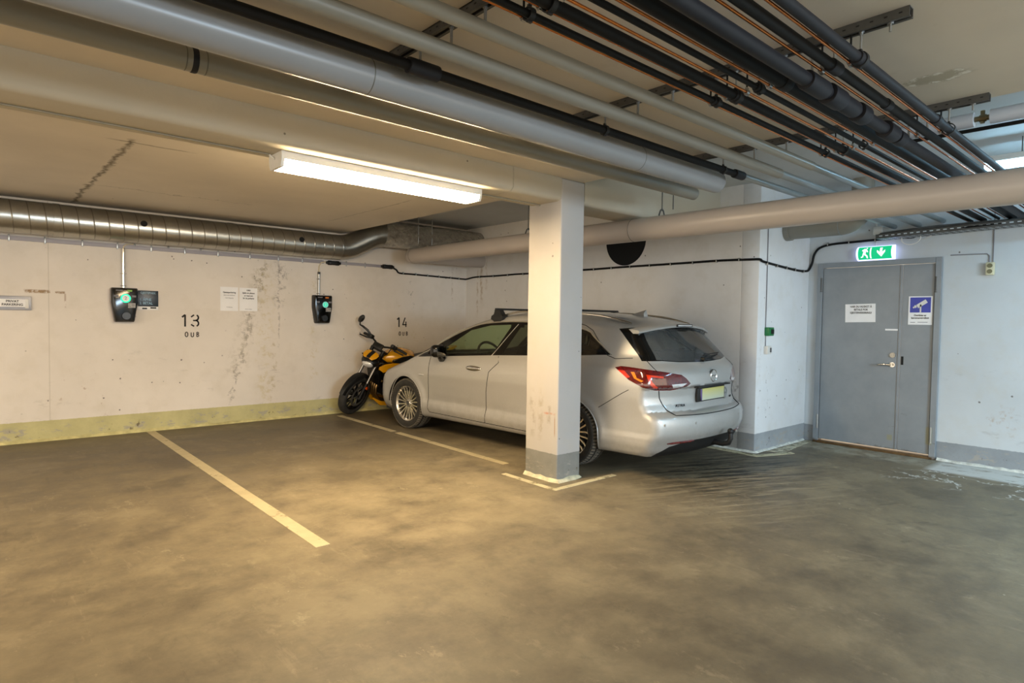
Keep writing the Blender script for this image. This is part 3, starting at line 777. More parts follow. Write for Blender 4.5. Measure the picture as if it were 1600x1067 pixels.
REAR_DOOR = [(1.02, .995), (.62, 1.012), (.10, 1.035), (.02, .92), (.19, .74), (.40, .56), (.44, .40), (.44, .25), (1.19, .255), (1.175, .38), (1.165, .60), (1.115, .82), (.985, .93)]
TAIL = [(.246, .976), (.195, .990), (.137, .988), (-.009, .974), (-.185, .950), (-.335, .923), (-.385, .890), (-.432, .842), (-.40, .822), (-.336, .800), (-.224, .787), (-.071, .792), (.046, .820), (.146, .876)]
TAILGATE = [(-.60, 1.36), (-.585, 1.01), (-.72, .955), (-.715, .78), (-.655, .62), (-.62, .575), (.62, .575), (.655, .62), (.715, .78), (.72, .955), (.585, 1.01), (.60, 1.36)]
REARGLASS = [(-.545, 1.325), (-.60, 1.20), (-.648, 1.052), (-.40, 1.036), (.0, 1.030), (.40, 1.036), (.648, 1.052), (.60, 1.20), (.545, 1.325)]
REARBLACK = [(-.66, 1.345), (-.70, 1.20), (-.735, 1.060), (-.648, 1.046), (-.40, 1.028), (.0, 1.020), (.40, 1.028), (.648, 1.046), (.735, 1.06), (.70, 1.20), (.66, 1.345)]
cut([(-.74, .24), (-.66, .30), (-.45, .345), (.45, .345), (.66, .30), (.74, .24), (.74, .15), (-.74, .15)], 9, sel=lambda c: c.y < -.8, **rear)
cut(TAILGATE, 8, sel=lambda c: c.y < -.60, only=(0,), **rear)
cut(REARBLACK, 1, sel=lambda c: c.y < -.56 and c.z > 1.0 and (abs(c.x) < .45 or c.y < -.475 - (1.285-c.z)*1.132), only=(0, 8), **rear)
cut(REARGLASS, 4, sel=lambda c: c.y < -.60 and c.z > 1.0, only=(1,), **rear)
for sx in (-1, 1):
    sd = lambda c, sx=sx: c.x*sx > .45
    cut(arc(0, .315, .352), -1, sel=lambda c, sx=sx: c.x*sx > .60 and c.z < .9, **side)
    cut(arc(2.662, .315, .352), -1, sel=lambda c, sx=sx: c.x*sx > .56 and c.z < .9, **side)
    cut(DLO, 20 + (sx > 0), sel=lambda c, sx=sx: c.x*sx > .5 and c.z > .88, **side)
    cut([(-.392, 1.322), (-.44, 1.285), (-.715, 1.042), (-1.0, 1.042), (-1.0, 1.36), (-.60, 1.345)], 1, sel=lambda c, sx=sx: c.x*sx > .48 and c.z > 1.0 and c.y < -.35, only=(0, 8), **side)
    for i, pn in enumerate(PANES): cut(pn, 30 + 10*i + (sx > 0), sel=lambda c, sx=sx: c.x*sx > .5 and c.z > .88, only=(20, 21), **side)
    cut(FRONT_DOOR, 60 + (sx > 0), sel=lambda c, sx=sx: c.x*sx > .6, only=(0,), **side)
    cut(REAR_DOOR, 70 + (sx > 0), sel=lambda c, sx=sx: c.x*sx > .6, only=(0,), **side)
    cut(TAIL, 80 + (sx > 0), sel=lambda c, sx=sx: c.x*sx > .38 and c.y < -.4, only=(0, 8), **diag(sx))
    cut([(.228, .958), (.176, .954), (.135, .902), (.163, .890)], 82 + (sx > 0), sel=lambda c, sx=sx: c.x*sx > .38 and c.y < -.4, only=(80, 81), **diag(sx))
    cut([(.128, .947), (.100, .948), (.085, .898), (.036, .878), (.053, .864), (.105, .892)], 84 + (sx > 0), sel=lambda c, sx=sx: c.x*sx > .38 and c.y < -.4, only=(80, 81), **diag(sx))
    cut([(.012, .932), (-.15, .915), (-.15, .898), (-.030, .912), (-.040, .870), (-.075, .835), (-.100, .815), (-.059, .811), (-.011, .855)], 88 + (sx > 0), sel=lambda c, sx=sx: c.x*sx > .38 and c.y < -.4, only=(80, 81), **diag(sx))
    cut([(-.232, .842), (-.395, .848), (-.350, .822), (-.250, .806)], 86 + (sx > 0), sel=lambda c, sx=sx: c.x*sx > .38 and c.y < -.4, only=(80, 81), **diag(sx))
    cut([(3.08, .70), (3.02, .80), (3.10, .815), (3.30, .765), (3.42, .70), (3.30, .655)], 90 + (sx > 0), sel=lambda c, sx=sx: c.x*sx > .4 and c.y > 2.9, **side)
cut([(-.60, 1.40), (-.745, 1.02), (-.60, .985), (0, .975), (.60, .985), (.745, 1.02), (.60, 1.40), (.3, 1.425), (-.3, 1.425)], 3, sel=lambda c: c.y > 1.45 and c.z > .96, only=(0,), **rear)
cut([(-.56, .64), (-.50, .42), (-.62, .30), (.62, .30), (.50, .42), (.56, .64)], 10, sel=lambda c: c.y > 3.2, only=(0,), **rear)

# materials
def paint_mat():
    t = NT('champagne_silver_paint'); fl = t.noise(420, 1, .5, vec=t.objpos())
    x, y, z = t.xyz(t.objpos()); dirt = t.mul(t.ramp(z, .62, .22), t.ramp(t.noise(4, 6, .7, vec=t.objpos()), .35, .7))
    c = t.mix(t.ramp(fl, .3, .7), hexc('#b0afac'), hexc('#bfbebb'))
    c = t.mix(t.mul(dirt, .35), c, hexc('#6d6350'))
    t.bsdf(c, t.math('ADD', .40, t.mul(dirt, .3)), .45, Coat_Weight=.6, Coat_Roughness=.08); return t.m
M_PAINT = paint_mat()
def glass_mat(name, tint, alpha, rough=.02, dirt=0.0):
    t = NT(name); g = t.n('BsdfGlossy', Color=(1, 1, 1, 1), Roughness=rough); tr = t.n('BsdfTransparent', Color=tint)
    bf = t.n('NewGeometry').outputs['Backfacing']; ior = t.math('SUBTRACT', 1.5, t.mul(bf, .8333)); fr = t.n('Fresnel', IOR=ior); m = t.n('MixShader', i0=fr, i1=tr, i2=g)
    d = t.n('BsdfDiffuse', Color=(.22, .23, .23, 1)); f = alpha
    if dirt:   # dust, wiped clear in the arc of the wiper
        x, y, z = t.xyz(t.objpos()); dx = t.math('SUBTRACT', x, .02); dz = t.mul(t.math('SUBTRACT', z, 1.05), 1.22)
        rad = t.math('SQRT', t.math('ADD', t.mul(dx, dx), t.mul(dz, dz)))
        clear = t.mul(t.ramp(rad, .405, .385), t.ramp(rad, .10, .12), t.ramp(t.math('ADD', dx, t.mul(dz, .35)), -.02, .0))
        f = t.mul(t.ramp(t.noise(2.2, 5, .6, vec=t.objpos()), .15, .75), t.math('SUBTRACT', 1.0, t.mul(clear, .85)), dirt)
    m2 = t.n('MixShader', i0=f, i1=m, i2=d); t.t.links.new(m2.outputs[0], t.out.inputs[0]); return t.m
M_GLASS = glass_mat('tinted_side_glass', (.74, .88, .66, 1), .02)
M_GLASSD = glass_mat('dark_rear_side_glass', (.22, .23, .19, 1), .02)
M_GLASSW = glass_mat('windscreen_glass', (.78, .90, .72, 1), .02)
M_GLASSR = glass_mat('dusty_rear_glass', (.45, .48, .48, 1), .06, .05, .42)
M_GLOSSB = simple('gloss_black_trim', '#0a0a0a', .12, var=.1)
M_TRIMB = simple('black_plastic', '#151515', .55, var=.2)
M_TYRE = simple('tyre_rubber', '#2c2a26', .75, var=.25, scale=18)
M_TREAD = simple('dusty_tread', '#6b655a', .9, var=.3, scale=20)
M_ALLOY = simple('alloy_rim', '#d6d1c6', .26, .9, var=.06)
M_CHROME = simple('chrome', '#d8d6d0', .12, 1.0, var=.03)
M_REDL = simple('red_lens', '#5a0c0a', .10, var=.25, scale=30, Coat_Weight=1.0)
M_REDB = simple('bright_red_reflector', '#d8340c', .12, var=.2, scale=40, Coat_Weight=1.0)
M_ORANGE = simple('amber_reflector', '#f08a20', .14, var=.2, scale=40, Coat_Weight=1.0)
M_WLENS = simple('white_lens', '#d8d8d8', .1, .3, var=.1, scale=60)
M_INT = simple('cabin_trim_dark', '#1c1b1a', .8, var=.2)
M_SEAT = simple('seat_cloth', '#232221', .9, var=.2, scale=30)
M_GAP = simple('panel_gap', '#0b0a09', .8)
M_MIRROR = simple('mirror_silver', '#55534f', .08, 1.0, var=.02)
M_BADGE = simple('dark_badge', '#2e2e30', .3, .6)

CAR_TH = .0640
MCAR = Matrix.Translation((5.170, 4.0625, 0)) @ Matrix.Rotation(CAR_TH, 4, 'Z')
car = thing('estate_car', 'champagne silver estate car with black roof bars parked behind the pillar', 'car', M=MCAR)
bmc.faces.ensure_lookup_table()
def take(ids, name, mats, parent=car, push=0.0):
    idx = {}; co = []; fs = []
    for f in bmc.faces:
        if f[LAY] in ids:
            q = []
            for v in f.verts:
                if v.index not in idx: idx[v.index] = len(co); co.append(v.co[:])
                q.append(idx[v.index])
            fs.append(q)
    me = bpy.data.meshes.new(name)
    o = bpy.data.objects.new(name, me); COL.objects.link(o); o.parent = parent
    if not fs: return o
    Pn = np.array(co); N = grad(car_f, Pn); N /= np.maximum(np.linalg.norm(N, axis=1, keepdims=True), 1e-9)
    Pn = Pn + N*push
    me.from_pydata(Pn.tolist(), [], fs); me.materials.append(mats)
    me.polygons.foreach_set('use_smooth', [True]*len(me.polygons))
    me.normals_split_custom_set_from_vertices(N.tolist()); me.update()
    return o
bmc.verts.index_update()
body = take((0,), 'body', M_PAINT)
take((1,), 'rear_window_surround', M_GLOSSB)
take((3,), 'windscreen', M_GLASSW)
tailgate = take((8,), 'tailgate', M_PAINT)
take((4,), 'rear_window', M_GLASSR, parent=tailgate)
take((9,), 'rear_bumper_skirt', M_TRIMB)
take((10,), 'front_grille', M_GLOSSB)
doors = {}
for s in (0, 1):
    take((20+s,), 'window_frame', M_GLOSSB)
    doors[0, s] = take((60+s,), 'door', M_PAINT); doors[1, s] = take((70+s,), 'door', M_PAINT)
    take((30+s,), 'window', M_GLASS, parent=doors[0, s]); take((40+s,), 'window', M_GLASSD, parent=doors[1, s]); take((50+s,), 'quarter_window', M_GLASSD)
    tl = take((80+s,), 'tail_light', M_REDL); take((82+s,), 'red_reflector', M_REDB, tl); take((88+s,), 'red_reflector', M_REDB, tl); take((84+s,), 'amber_reflector', M_ORANGE, tl); take((86+s,), 'reversing_lens', M_WLENS, tl)
    take((90+s,), 'headlight', M_WLENS)
bmc.free()

def march(pt, lo, hi, it=22):
    """vectorised: distance along one axis at which the body surface is met"""
    lo = np.full(len(pt(0)[0]), float(lo)); hi = np.full_like(lo, hi)
    for _ in range(it):
        m = (lo+hi)/2; ins = car_f(*pt(m)) < 0
        lo = np.where(ins, m, lo); hi = np.where(ins, hi, m)
    return lo
def surf_xs(y, z, sx=-1):
    y, z = np.asarray(y, float), np.asarray(z, float)
    return sx*march(lambda m: (m + 0*y, y, z), .3, 1.05)
def surf_x(y, z, sx=-1): return float(surf_xs([y], [z], sx)[0])
def surf_ys(x, z):
    x, z = np.asarray(x, float), np.asarray(z, float)
    return march(lambda m: (x, m + 0*x, z), -.3, -1.3)
def surf_y(x, z): return float(surf_ys([x], [z])[0])
def side_line(pts, r, sx, n=4, off=.0, closed=False):
    P = spline(pts, n) if n > 1 else np.array(pts, float)
    X = surf_xs(P[:, 0], P[:, 1], sx)
    return [V3(x + sx*off, y, z) for x, (y, z) in zip(X, P)]
def rear_line(pts, off=.0, n=3):
    P = spline(pts, n) if n > 1 else np.array(pts, float)
    Y = surf_ys(P[:, 0], P[:, 1])
    return [V3(x, y - off, z) for y, (x, z) in zip(Y, P)]
def dense(poly, st=.04):
    out = []
    for i in range(len(poly)-1):
        a, b = poly[i], poly[i+1]; k = max(1, int(math.hypot(b[0]-a[0], b[1]-a[1])/st))
        out += [(a[0]+(b[0]-a[0])*j/k, a[1]+(b[1]-a[1])*j/k) for j in range(k)]
    out.append(poly[-1]); return out
# panel gaps, chrome window line, handles
m = MB(); mc = MB()
for sx in (-1, 1):
    FD, RD = FRONT_DOOR, REAR_DOOR
    m.tube(side_line(dense([FD[10], FD[0], FD[1], FD[2]]), 0, sx, 1), .0035, n=6)
    m.tube(side_line(dense([FD[4], FD[5], FD[6], FD[7], FD[8], FD[9]]), 0, sx, 1), .0035, n=6)
    m.tube(side_line(dense([FD[9], FD[10]]), 0, sx, 1), .0035, n=6)
    m.tube(side_line(dense([RD[2], RD[3], RD[4], RD[5], RD[6], RD[7], RD[8]]), 0, sx, 1), .0035, n=6)
    m.tube(side_line(dense([(-.345, .60), (-.60, .755), (-.665, .79)]), 0, sx, 1), .003, n=6)     # bumper seam
    m.tube(side_line(dense([(-.62, 1.062), (-.45, 1.050), (-.36, 1.075), (-.12, 1.30), (-.02, 1.345), (.10, 1.372)]), 0, sx, 1), .0035, n=6)
    mc.tube(side_line(dense(DLO[:27], .05), 0, sx, 1, .001), .0075, n=6)
    mc.tube(side_line(dense([(.90, 1.345), (1.135, .995)]), 0, sx, 1, .0), .004, n=6)
for sx in (-1, 1):
    m.tube(rear_line(dense([(sx*.715, .79), (sx*.70, .72), (sx*.655, .62), (sx*.62, .575), (sx*.30, .568), (0, .566)]), .0, 1), .0045, n=6)
    m.tube(rear_line(dense([(sx*.735, 1.05), (sx*.74, .99), (sx*.73, .955)]), .0, 1), .004, n=6)
m.obj('panel_gap', M_GAP, parent=car); mc.obj('window_chrome', simple('satin_chrome', '#e6e3dc', .32, .9, var=.03), parent=car)
for (di, yc, zc) in ((0, 1.365, .845), (1, .36, .88)):
    for s, sx in ((0, -1), (1, 1)):
        m = MB(); xs = surf_x(yc, zc, sx)
        m.sph((xs+sx*.004, yc, zc), (.016, .125, .030), 24, 12); m.obj('door_handle', M_CHROME if di == 0 else M_PAINT, parent=doors[di, s])
# side indicator strip on the wing
m = MB(); m.sph((surf_x(2.33, .705), 2.33, .705), (.007, .06, .011), 16, 8); m.obj('side_marker', M_WLENS, parent=car)
# mirrors
for s, sx in ((0, -1), (1, 1)):
    mi = thing('door_mirror', None, None); mi.parent = car
    m = MB(); m.box((sx*.985, 1.875, 1.015), (.19, .13, .145), bev=.05, seg=4); m.tube([(sx*.83, 1.93, .925), (sx*.92, 1.91, .92), (sx*.965, 1.88, .96)], [.04, .036, .03], n=12)
    m.obj('mirror_housing', M_GLOSSB, parent=mi)
    m = MB(); m.box((sx*.995, 1.810, 1.015), (.130, .006, .10), bev=.002); m.obj('mirror_glass', M_MIRROR, parent=mi)
# wheels
def wheel(sx, yc, steer=0.0):
    w = thing('wheel', None, None); w.parent = car
    w.matrix_local = Matrix.Translation((sx*.775, yc, .316)) @ Matrix.Rotation(steer, 4, 'Z')
    m = MB(); R, hw = .316, .108
    prof = [(.222, -hw*.86), (.236, -hw*.98), (.262, -hw*1.06), (.288, -hw*1.02), (.305, -hw*.86)]
    for g in (-.055, -.018, .018, .055): prof += [(R, g-.012), (R-.007, g-.006), (R-.007, g+.006), (R, g+.012)]
    prof += [(.305, hw*.86), (.288, hw*1.02), (.262, hw*1.06), (.236, hw*.98), (.222, hw*.86)]
    prof = sorted(prof[:5], key=lambda p: p[0]) + prof[5:-5] + prof[-5:]
    m.lathe(prof, (0, 0, 0), (1, 0, 0), n=64)
    for i in range(60):   # shoulder tread blocks
        a = 2*pi*i/60
        for e_ in (-1, 1):
            Rm = Matrix.Rotation(a, 3, 'X') @ Matrix.Rotation(e_*.35, 3, 'Y'); c = Matrix.Rotation(a, 3, 'X') @ V3(e_*.086, 0, .305)
            m.box(c, (.040, .019, .012), R=Rm, mi=1)
        Rm = Matrix.Rotation(a+.05, 3, 'X') @ Matrix.Rotation(.5, 3, 'Z'); c = Matrix.Rotation(a+.05, 3, 'X') @ V3(0, 0, R-.003)
        m.box(c, (.085, .012, .008), R=Rm, mi=1)
    m.obj('tyre', [M_TYRE, M_TREAD], parent=w, smooth=35)
    rim = MB()
    rim.lathe([(.226, sx*.098), (.232, sx*.092), (.222, sx*.088), (.205, sx*.07), (.196, -sx*.02), (.20, -sx*.09), (.224, -sx*.10)], (0, 0, 0), (1, 0, 0), n=64)
    rim.lathe([(.001, sx*.072), (.030, sx*.072), (.036, sx*.066), (.062, sx*.056), (.066, sx*.045), (.066, sx*.01)], (0, 0, 0), (1, 0, 0), n=40)
    for i in range(10):
        for dd in (-.115, .115):
            a = 2*pi*i/10 + dd; a2 = 2*pi*i/10 + dd*1.55
            p = [V3(sx*(.058+.012*k/5 if k < 5 else .082), (.050+.168*k/5)*sin(a+(a2-a)*k/5), (.050+.168*k/5)*cos(a+(a2-a)*k/5)) for k in range(6)]
            p[-1].x = sx*.084
            rings = []
            for k, q in enumerate(p):
                rad = V3(0, q.y, q.z).normalized(); tan = V3(0, rad.z, -rad.y); ww = .0085 + .002*k/5
                rings.append([q + tan*ww + V3(-sx*.010, 0, 0), q + tan*ww*.7 + V3(sx*.004, 0, 0), q - tan*ww*.7 + V3(sx*.004, 0, 0), q - tan*ww + V3(-sx*.010, 0, 0)])
            rim.loft(rings)
    rim.obj('rim', M_ALLOY, parent=w, smooth=35)
    m = MB()
    for i in range(5):
        a = 2*pi*i/5; m.cyl((sx*.045, .048*sin(a), .048*cos(a)), (sx*.064, .048*sin(a), .048*cos(a)), .0085, n=6)
    m.cyl((sx*.066, 0, 0), (sx*.076, 0, 0), .028, n=24); m.obj('hub_cap', M_STEELD, parent=w)
    m = MB(); m.cyl((sx*.0, 0, 0), (sx*.016, 0, 0), .145, n=40); m.box((sx*.01, .11, .03), (.07, .07, .13), bev=.01); m.obj('brake_disc', M_STEELD, parent=w)
    return w
for sx in (-1, 1):
    wheel(sx, 2.662, .03); wheel(sx, 0.0)
    for yc in (0, 2.662):   # inner arch
        m = MB(); m.lathe([(.362, 0), (.362, .30), (.05, .30)], (sx*.885, yc, .315), (-sx, 0, 0), n=30, xy=((0, 1, 0), (0, 0, 1)), ang=pi); m.obj('wheel_arch_liner', M_TRIMB, parent=car)
        m = MB(); ps = []
        for k in range(41):
            a = radians(-22) + radians(224)*k/40; y, z = yc+.353*cos(a), .315+.353*sin(a)
            if z > .17: ps.append((y, z))
        m.tube(side_line(ps, 0, sx, 1), .006, n=6); m.obj('arch_lip', M_PAINT, parent=car)
# sills and underside
m = MB(); m.box((0, 1.33, .205), (1.50, 3.9, .05)); m.obj('underbody', M_TRIMB, parent=car)
# roof rails and load bars
for sx in (-1, 1):
    m = MB(); ps = []
    for k in range(25):
        t_ = k/24; y = 1.20 - 1.66*t_; zz = float(catmull([-.5, -.3, 0, .5, 1.0, 1.3, 1.45], [1.385, 1.408, 1.442, 1.470, 1.468, 1.442, 1.42], np.array([y]))[0])
        rise = .030*sin(pi*min(1, t_*5, (1-t_)*5)/2); ps.append(V3(sx*(.588 + .0*t_ - .045*sstep(np.array(-y), -.2, .5)), y, zz - .018 + rise))
    m.tube(ps, .012, n=10); m.obj('roof_rail', M_CHROME, parent=car)
for yb in (1.245, .56):
    lb = thing('roof_bar', None, None); lb.parent = car
    m = MB(); m.box((0, yb, 1.507), (1.36, .034, .022), bev=.006); m.obj('bar', M_TRIMB, parent=lb)
    for sx in (-1, 1):
        q = lambda cx, hx, hy, z: [V3(sx*cx+dx*hx, yb+dy*hy, z) for dx, dy in ((-1, -1), (1, -1), (1, 1), (-1, 1))]
        m = MB(); m.loft([q(.635, .016, .045, 1.345), q(.632, .028, .055, 1.375), q(.615, .052, .092, 1.395), q(.612, .050, .088, 1.430), q(.618, .040, .055, 1.450), q(.625, .030, .045, 1.485), q(.63, .030, .040, 1.500)])
        m.obj('foot', M_TRIMB, parent=lb)
# shark-fin aerial
m = MB(); rings = []
for k in range(9):
    t_ = k/8; y = -.06 - .215*t_; h = .088*t_**.9; w_ = .014+.026*t_; z0 = 1.447 - .022*t_
    rings.append([V3(-w_, y, z0), V3(-w_*.55, y+.02*t_, z0+h*.55), V3(0, y+.035*t_-.03*t_, z0+h), V3(w_*.55, y+.02*t_, z0+h*.55), V3(w_, y, z0)])
m.loft(rings); m.obj('shark_fin_aerial', M_PAINT, parent=car, smooth=50)
# rear spoiler lip with the high brake light
m = MB(); rings = []
for k in range(21):
    x = -.655+1.31*k/20; s = (abs(x)/.655)**2.6; y = -.690 + .085*s; z = 1.352 - .060*(abs(x)/.65)**2.2
    rings.append([V3(x, y+.10, z+.030), V3(x, y+.0, z+.020), V3(x, y-.016, z+.006), V3(x, y-.010, z-.010), V3(x, y+.05, z-.012)])
m.loft(rings); m.obj('roof_spoiler', M_PAINT, parent=car, smooth=50)
m = MB(); m.box((0.0, -.708, 1.358), (.30, .010, .026), bev=.004); m.obj('high_brake_light_frame', M_TRIMB, parent=car)
m = MB(); m.box((0.0, -.713, 1.358), (.26, .006, .013), bev=.002); m.obj('high_brake_light', M_WLENS, parent=car)
# wiper
m = MB(); y0 = surf_y(0, 1.05)-.02; m.tube([(0.0, surf_y(0, 1.045)-.02, 1.045), (.10, surf_y(.1, 1.06)-.018, 1.062), (.36, surf_y(.36, 1.075)-.014, 1.078)], [.013, .009, .006], n=8)
m.tube([(.06, surf_y(.06, 1.08)-.008, 1.078), (.46, surf_y(.46, 1.09)-.008, 1.092)], .006, n=8); m.cyl((0, surf_y(0, 1.045)+.01, 1.045), (0, surf_y(0, 1.045)-.03, 1.04), .018, n=14); m.obj('rear_wiper', M_TRIMB, parent=car)
# badge, number plate, lettering
def ring_badge(c, r, nm='badge', dep=.012):
    b = MB(); c = V3(c); b.lathe([(r, 0), (r*1.02, dep*.6), (r*.93, dep), (r*.83, dep*.6), (r*.82, 0)], c, (0, -1, 0), n=36)
    bolt = [(-1.08, -.13), (-.1, .02), (-.16, -.12), (1.08, .13), (.1, -.02), (.16, .12)]
    bolt = [(-1.1, -.16), (.30, -.04), (.10, -.20), (1.1, .16), (-.30, .04), (-.10, .20)]
    b.prism([(p*r*.98, q*r*.98) for p, q in bolt], c + V3(0, 0, 0), (1, 0, 0), (0, 0, 1), dep*.8); return b
bx = surf_y(0, .895)
ring_badge((0.0, bx+.002, .897), .060).obj('badge', M_CHROME, parent=tailgate)
m = MB(); m.prism(arc(0, 0, .051, 32), (0, bx-.002, .897), (1, 0, 0), (0, 0, 1), .004); m.obj('badge_ground', M_PAINT, parent=tailgate)
py = surf_y(0, .72)
pt = NT('number_plate_face'); px_, py_, pz_ = pt.xyz(pt.objpos())
pt.bsdf(pt.mix(pt.ramp(pz_, .66, .80), hexc('#c3cdbf'), hexc('#c5bb52')), .35); M_PLATE = pt.m
np_ = thing('number_plate', None, None); np_.parent = car
m = MB(); m.box((0, py-.010, .728), (.535, .014, .128), bev=.004); m.obj('plate_holder', M_TRIMB, parent=np_)
m = MB(); m.box((.03, py-.019, .728), (.445, .005, .108), bev=.002); m.obj('plate', M_PLATE, parent=np_)
m = MB(); m.prism([(-.215, .052), (-.215, .0), (-.200, -.052), (-.185, -.052), (-.185, .052)], (0, py-.0175, .728), (1, 0, 0), (0, 0, 1), .005); m.obj('plate_band', simple('plate_violet', '#6a5a86', .4), parent=np_)
ring_badge((.290, py-.006, .712), .056, dep=.006).obj('emblem', M_STEEL, parent=np_)
m = MB(); m.box((0, surf_y(0, .812)-.0, .806), (.62, .05, .014), bev=.004); m.obj('grip_strip', M_TRIMB, parent=tailgate)
yy = surf_y(-.49, .648); dxn = surf_y(-.44, .648) - surf_y(-.54, .648)
text('ASTRA', .036, (-.49, yy-.004, .648), (1, dxn/.1, 0), (0, 0, 1), M_BADGE, car, 'lettering', ext=.002, space=1.15)
text('CDTI', .028, (.50, surf_y(.50, .66)-.006, .66), (1, -dxn/.1, 0), (0, 0, 1), M_BADGE, car, 'lettering', ext=.002, space=1.1)
# bumper reflectors, parking sensors, tow hook
for sx in (-1, 1):
    m = MB(); ps = rear_line([(sx*.70, .332), (sx*.60, .336), (sx*.50, .338), (sx*.40, .340)], .0, 2); m.tube(ps, [.006]+[.012]*(len(ps)-2)+[.006], n=8); m.obj('bumper_reflector', M_REDL, parent=car)
    for xx in (.42, .76):
        m = MB(); y_ = surf_y(sx*xx, .50); m.cyl((sx*xx, y_+.01, .50), (sx*xx, y_-.003, .50), .012, n=16); m.obj('parking_sensor', M_PAINT, parent=car)
m = MB(); m.tube([(0, -.80, .285), (0, -1.05, .275), (0, -1.13, .270), (0, -1.185, .285), (0, -1.205, .33), (0, -1.20, .375)], [.028, .028, .026, .024, .022, .020], n=14); m.sph((0, -1.20, .395), .027, 16, 10)
m.obj('tow_hook', M_TRIMB, parent=car)
# cabin
def seat(x, y, w=.50):
    s = MB(); s.box((x, y+.10, .48), (w, .52, .18), bev=.05, seg=3); s.box((x, y-.20, .80), (w*.95, .15, .62), R=Matrix.Rotation(radians(14), 3, 'X'), bev=.05, seg=3)
    s.box((x, y-.295, 1.20), (w*.52, .10, .19), R=Matrix.Rotation(radians(10), 3, 'X'), bev=.04, seg=3); s.cyl((x-.06, y-.27, 1.05), (x-.06, y-.285, 1.15), .008, n=8); s.cyl((x+.06, y-.27, 1.05), (x+.06, y-.285, 1.15), .008, n=8)
    s.obj('seat', M_SEAT, parent=car)
seat(-.36, 1.20); seat(.36, 1.20)
for xx in (-.38, .0, .38): seat(xx, .32, .40 if xx else .30)
m = MB(); m.box((0, 1.94, .83), (1.42, .42, .24), bev=.07, seg=3); m.box((0, 2.25, .90), (1.40, .40, .12), bev=.05, seg=3); m.obj('dashboard', M_INT, parent=car)
m = MB(); Rw = Matrix.Rotation(radians(62), 3, 'X'); ps = [V3(-.36, 1.66, .95) + Rw @ V3(.185*cos(a), .185*sin(a), 0) for a in [2*pi*k/32 for k in range(32)]]
m.tube(ps, .015, n=10, closed=True)
for a in (pi*.0, pi, -pi/2): m.tube([V3(-.36, 1.675, .948), V3(-.36, 1.66, .95) + Rw @ V3(.18*cos(a), .18*sin(a), 0)], [.03, .014], n=8)
m.sph((-.36, 1.675, .948), (.06, .035, .06), 14, 8); m.obj('steering_wheel', M_TRIMB, parent=car)
m = MB(); m.box((0, .9, .26), (1.6, 3.4, .04)); m.box((0, -.45, .60), (1.3, .9, .06)); m.obj('cabin_floor', M_INT, parent=car)
m = MB(); m.box((0, 1.56, 1.33), (.22, .03, .07), bev=.01); m.box((-.34, 1.38, 1.352), (.36, .14, .014)); m.box((.34, 1.38, 1.352), (.36, .14, .014)); m.obj('interior_mirror', M_INT, parent=car)
# ------------------------------------------------------------------ motorcycle leaning on its stand behind the car
M_YEL = simple('yellow_lacquer', '#e0a010', .22, var=.06, Coat_Weight=.8)
M_BKM = simple('black_engine_metal', '#121212', .42, .5, var=.2)
M_BKP = simple('satin_black_plastic', '#0e0e0e', .4, var=.15)
M_FORK = simple('fork_steel', '#8d8a86', .28, 1.0, var=.05)
M_HEAD = simple('header_pipe_bronze', '#a88a5e', .3, 1.0, var=.15)
M_REFO = simple('orange_reflector', '#f0560c', .3, var=.1)
LEAN, STEER = radians(12.5), radians(26)
MB_ = Matrix.Translation((5.525, 8.10, .0)) @ Matrix.Rotation(pi, 4, 'Z') @ Matrix.Rotation(-LEAN, 4, 'X')
bike = thing('motorcycle', 'yellow and black motorcycle leaning on its stand between the back wall and the car', 'motorcycle', M=MB_)
AX = V3(-.399, 0, .917).normalized(); AP = V3(1.51, 0, 0)
MS = Matrix.Translation(AP) @ Matrix.Rotation(STEER, 4, AX) @ Matrix.Translation(-AP)
def bw(name, c, R, r, steer, hub=.03, w_=1.0):
    e = thing(name, None, None); e.parent = bike; M = MS if steer else Matrix.Identity(4)
    m = MB(); prof = [(R-r*1.15 + r*1.15*(1-cos(pi*0)) , 0)]
    prof = [(R-.085, -r*.8*w_), (R-.07, -r*1.0*w_), (R-.04, -r*1.08*w_), (R-.015, -r*.85*w_), (R-.003, -r*.45*w_), (R, 0), (R-.003, r*.45*w_), (R-.015, r*.85*w_), (R-.04, r*1.08*w_), (R-.07, r*w_), (R-.085, r*.8*w_)]
    m.lathe(prof, c, (0, 1, 0), n=56); m.xform(M); m.obj('tyre', M_TYRE, parent=e)
    m = MB(); m.lathe([(R-.082, -r*.85*w_), (R-.098, -r*.7*w_), (R-.105, 0), (R-.098, r*.7*w_), (R-.082, r*.85*w_)], c, (0, 1, 0), n=48)
    m.cyl(V3(c)+V3(0, -.055, 0), V3(c)+V3(0, .055, 0), hub, n=20)
    for i in range(10):
        a = 2*pi*(i//2)/5 + (.16 if i % 2 else -.16); a2 = 2*pi*(i//2)/5 + (.30 if i % 2 else -.30)
        m.tube([V3(c)+V3(.03*cos(a), 0, .03*sin(a)), V3(c)+V3((R-.10)*cos(a2), 0, (R-.10)*sin(a2))], [.014, .009], n=8)
    m.xform(M); m.obj('rim', M_BKM, parent=e)
    for s in ((-1, 1) if steer else (1,)):
        m = MB(); rr = .155 if steer else .11
        m.lathe([(rr, -.002), (rr, .002), (rr-.036, .002), (rr-.036, -.002), (rr, -.002)], V3(c)+V3(0, s*.068, 0), (0, 1, 0), n=40)
        for i in range(5): m.cyl(V3(c)+V3(0, s*.06, 0), V3(c)+V3((rr-.03)*cos(2*pi*i/5), s*.068, (rr-.03)*sin(2*pi*i/5)), .007, n=6)
        m.xform(M); m.obj('brake_disc', M_STEEL, parent=e)
    return e
bw('front_wheel', (1.41, 0, .300), .300, .056, True)
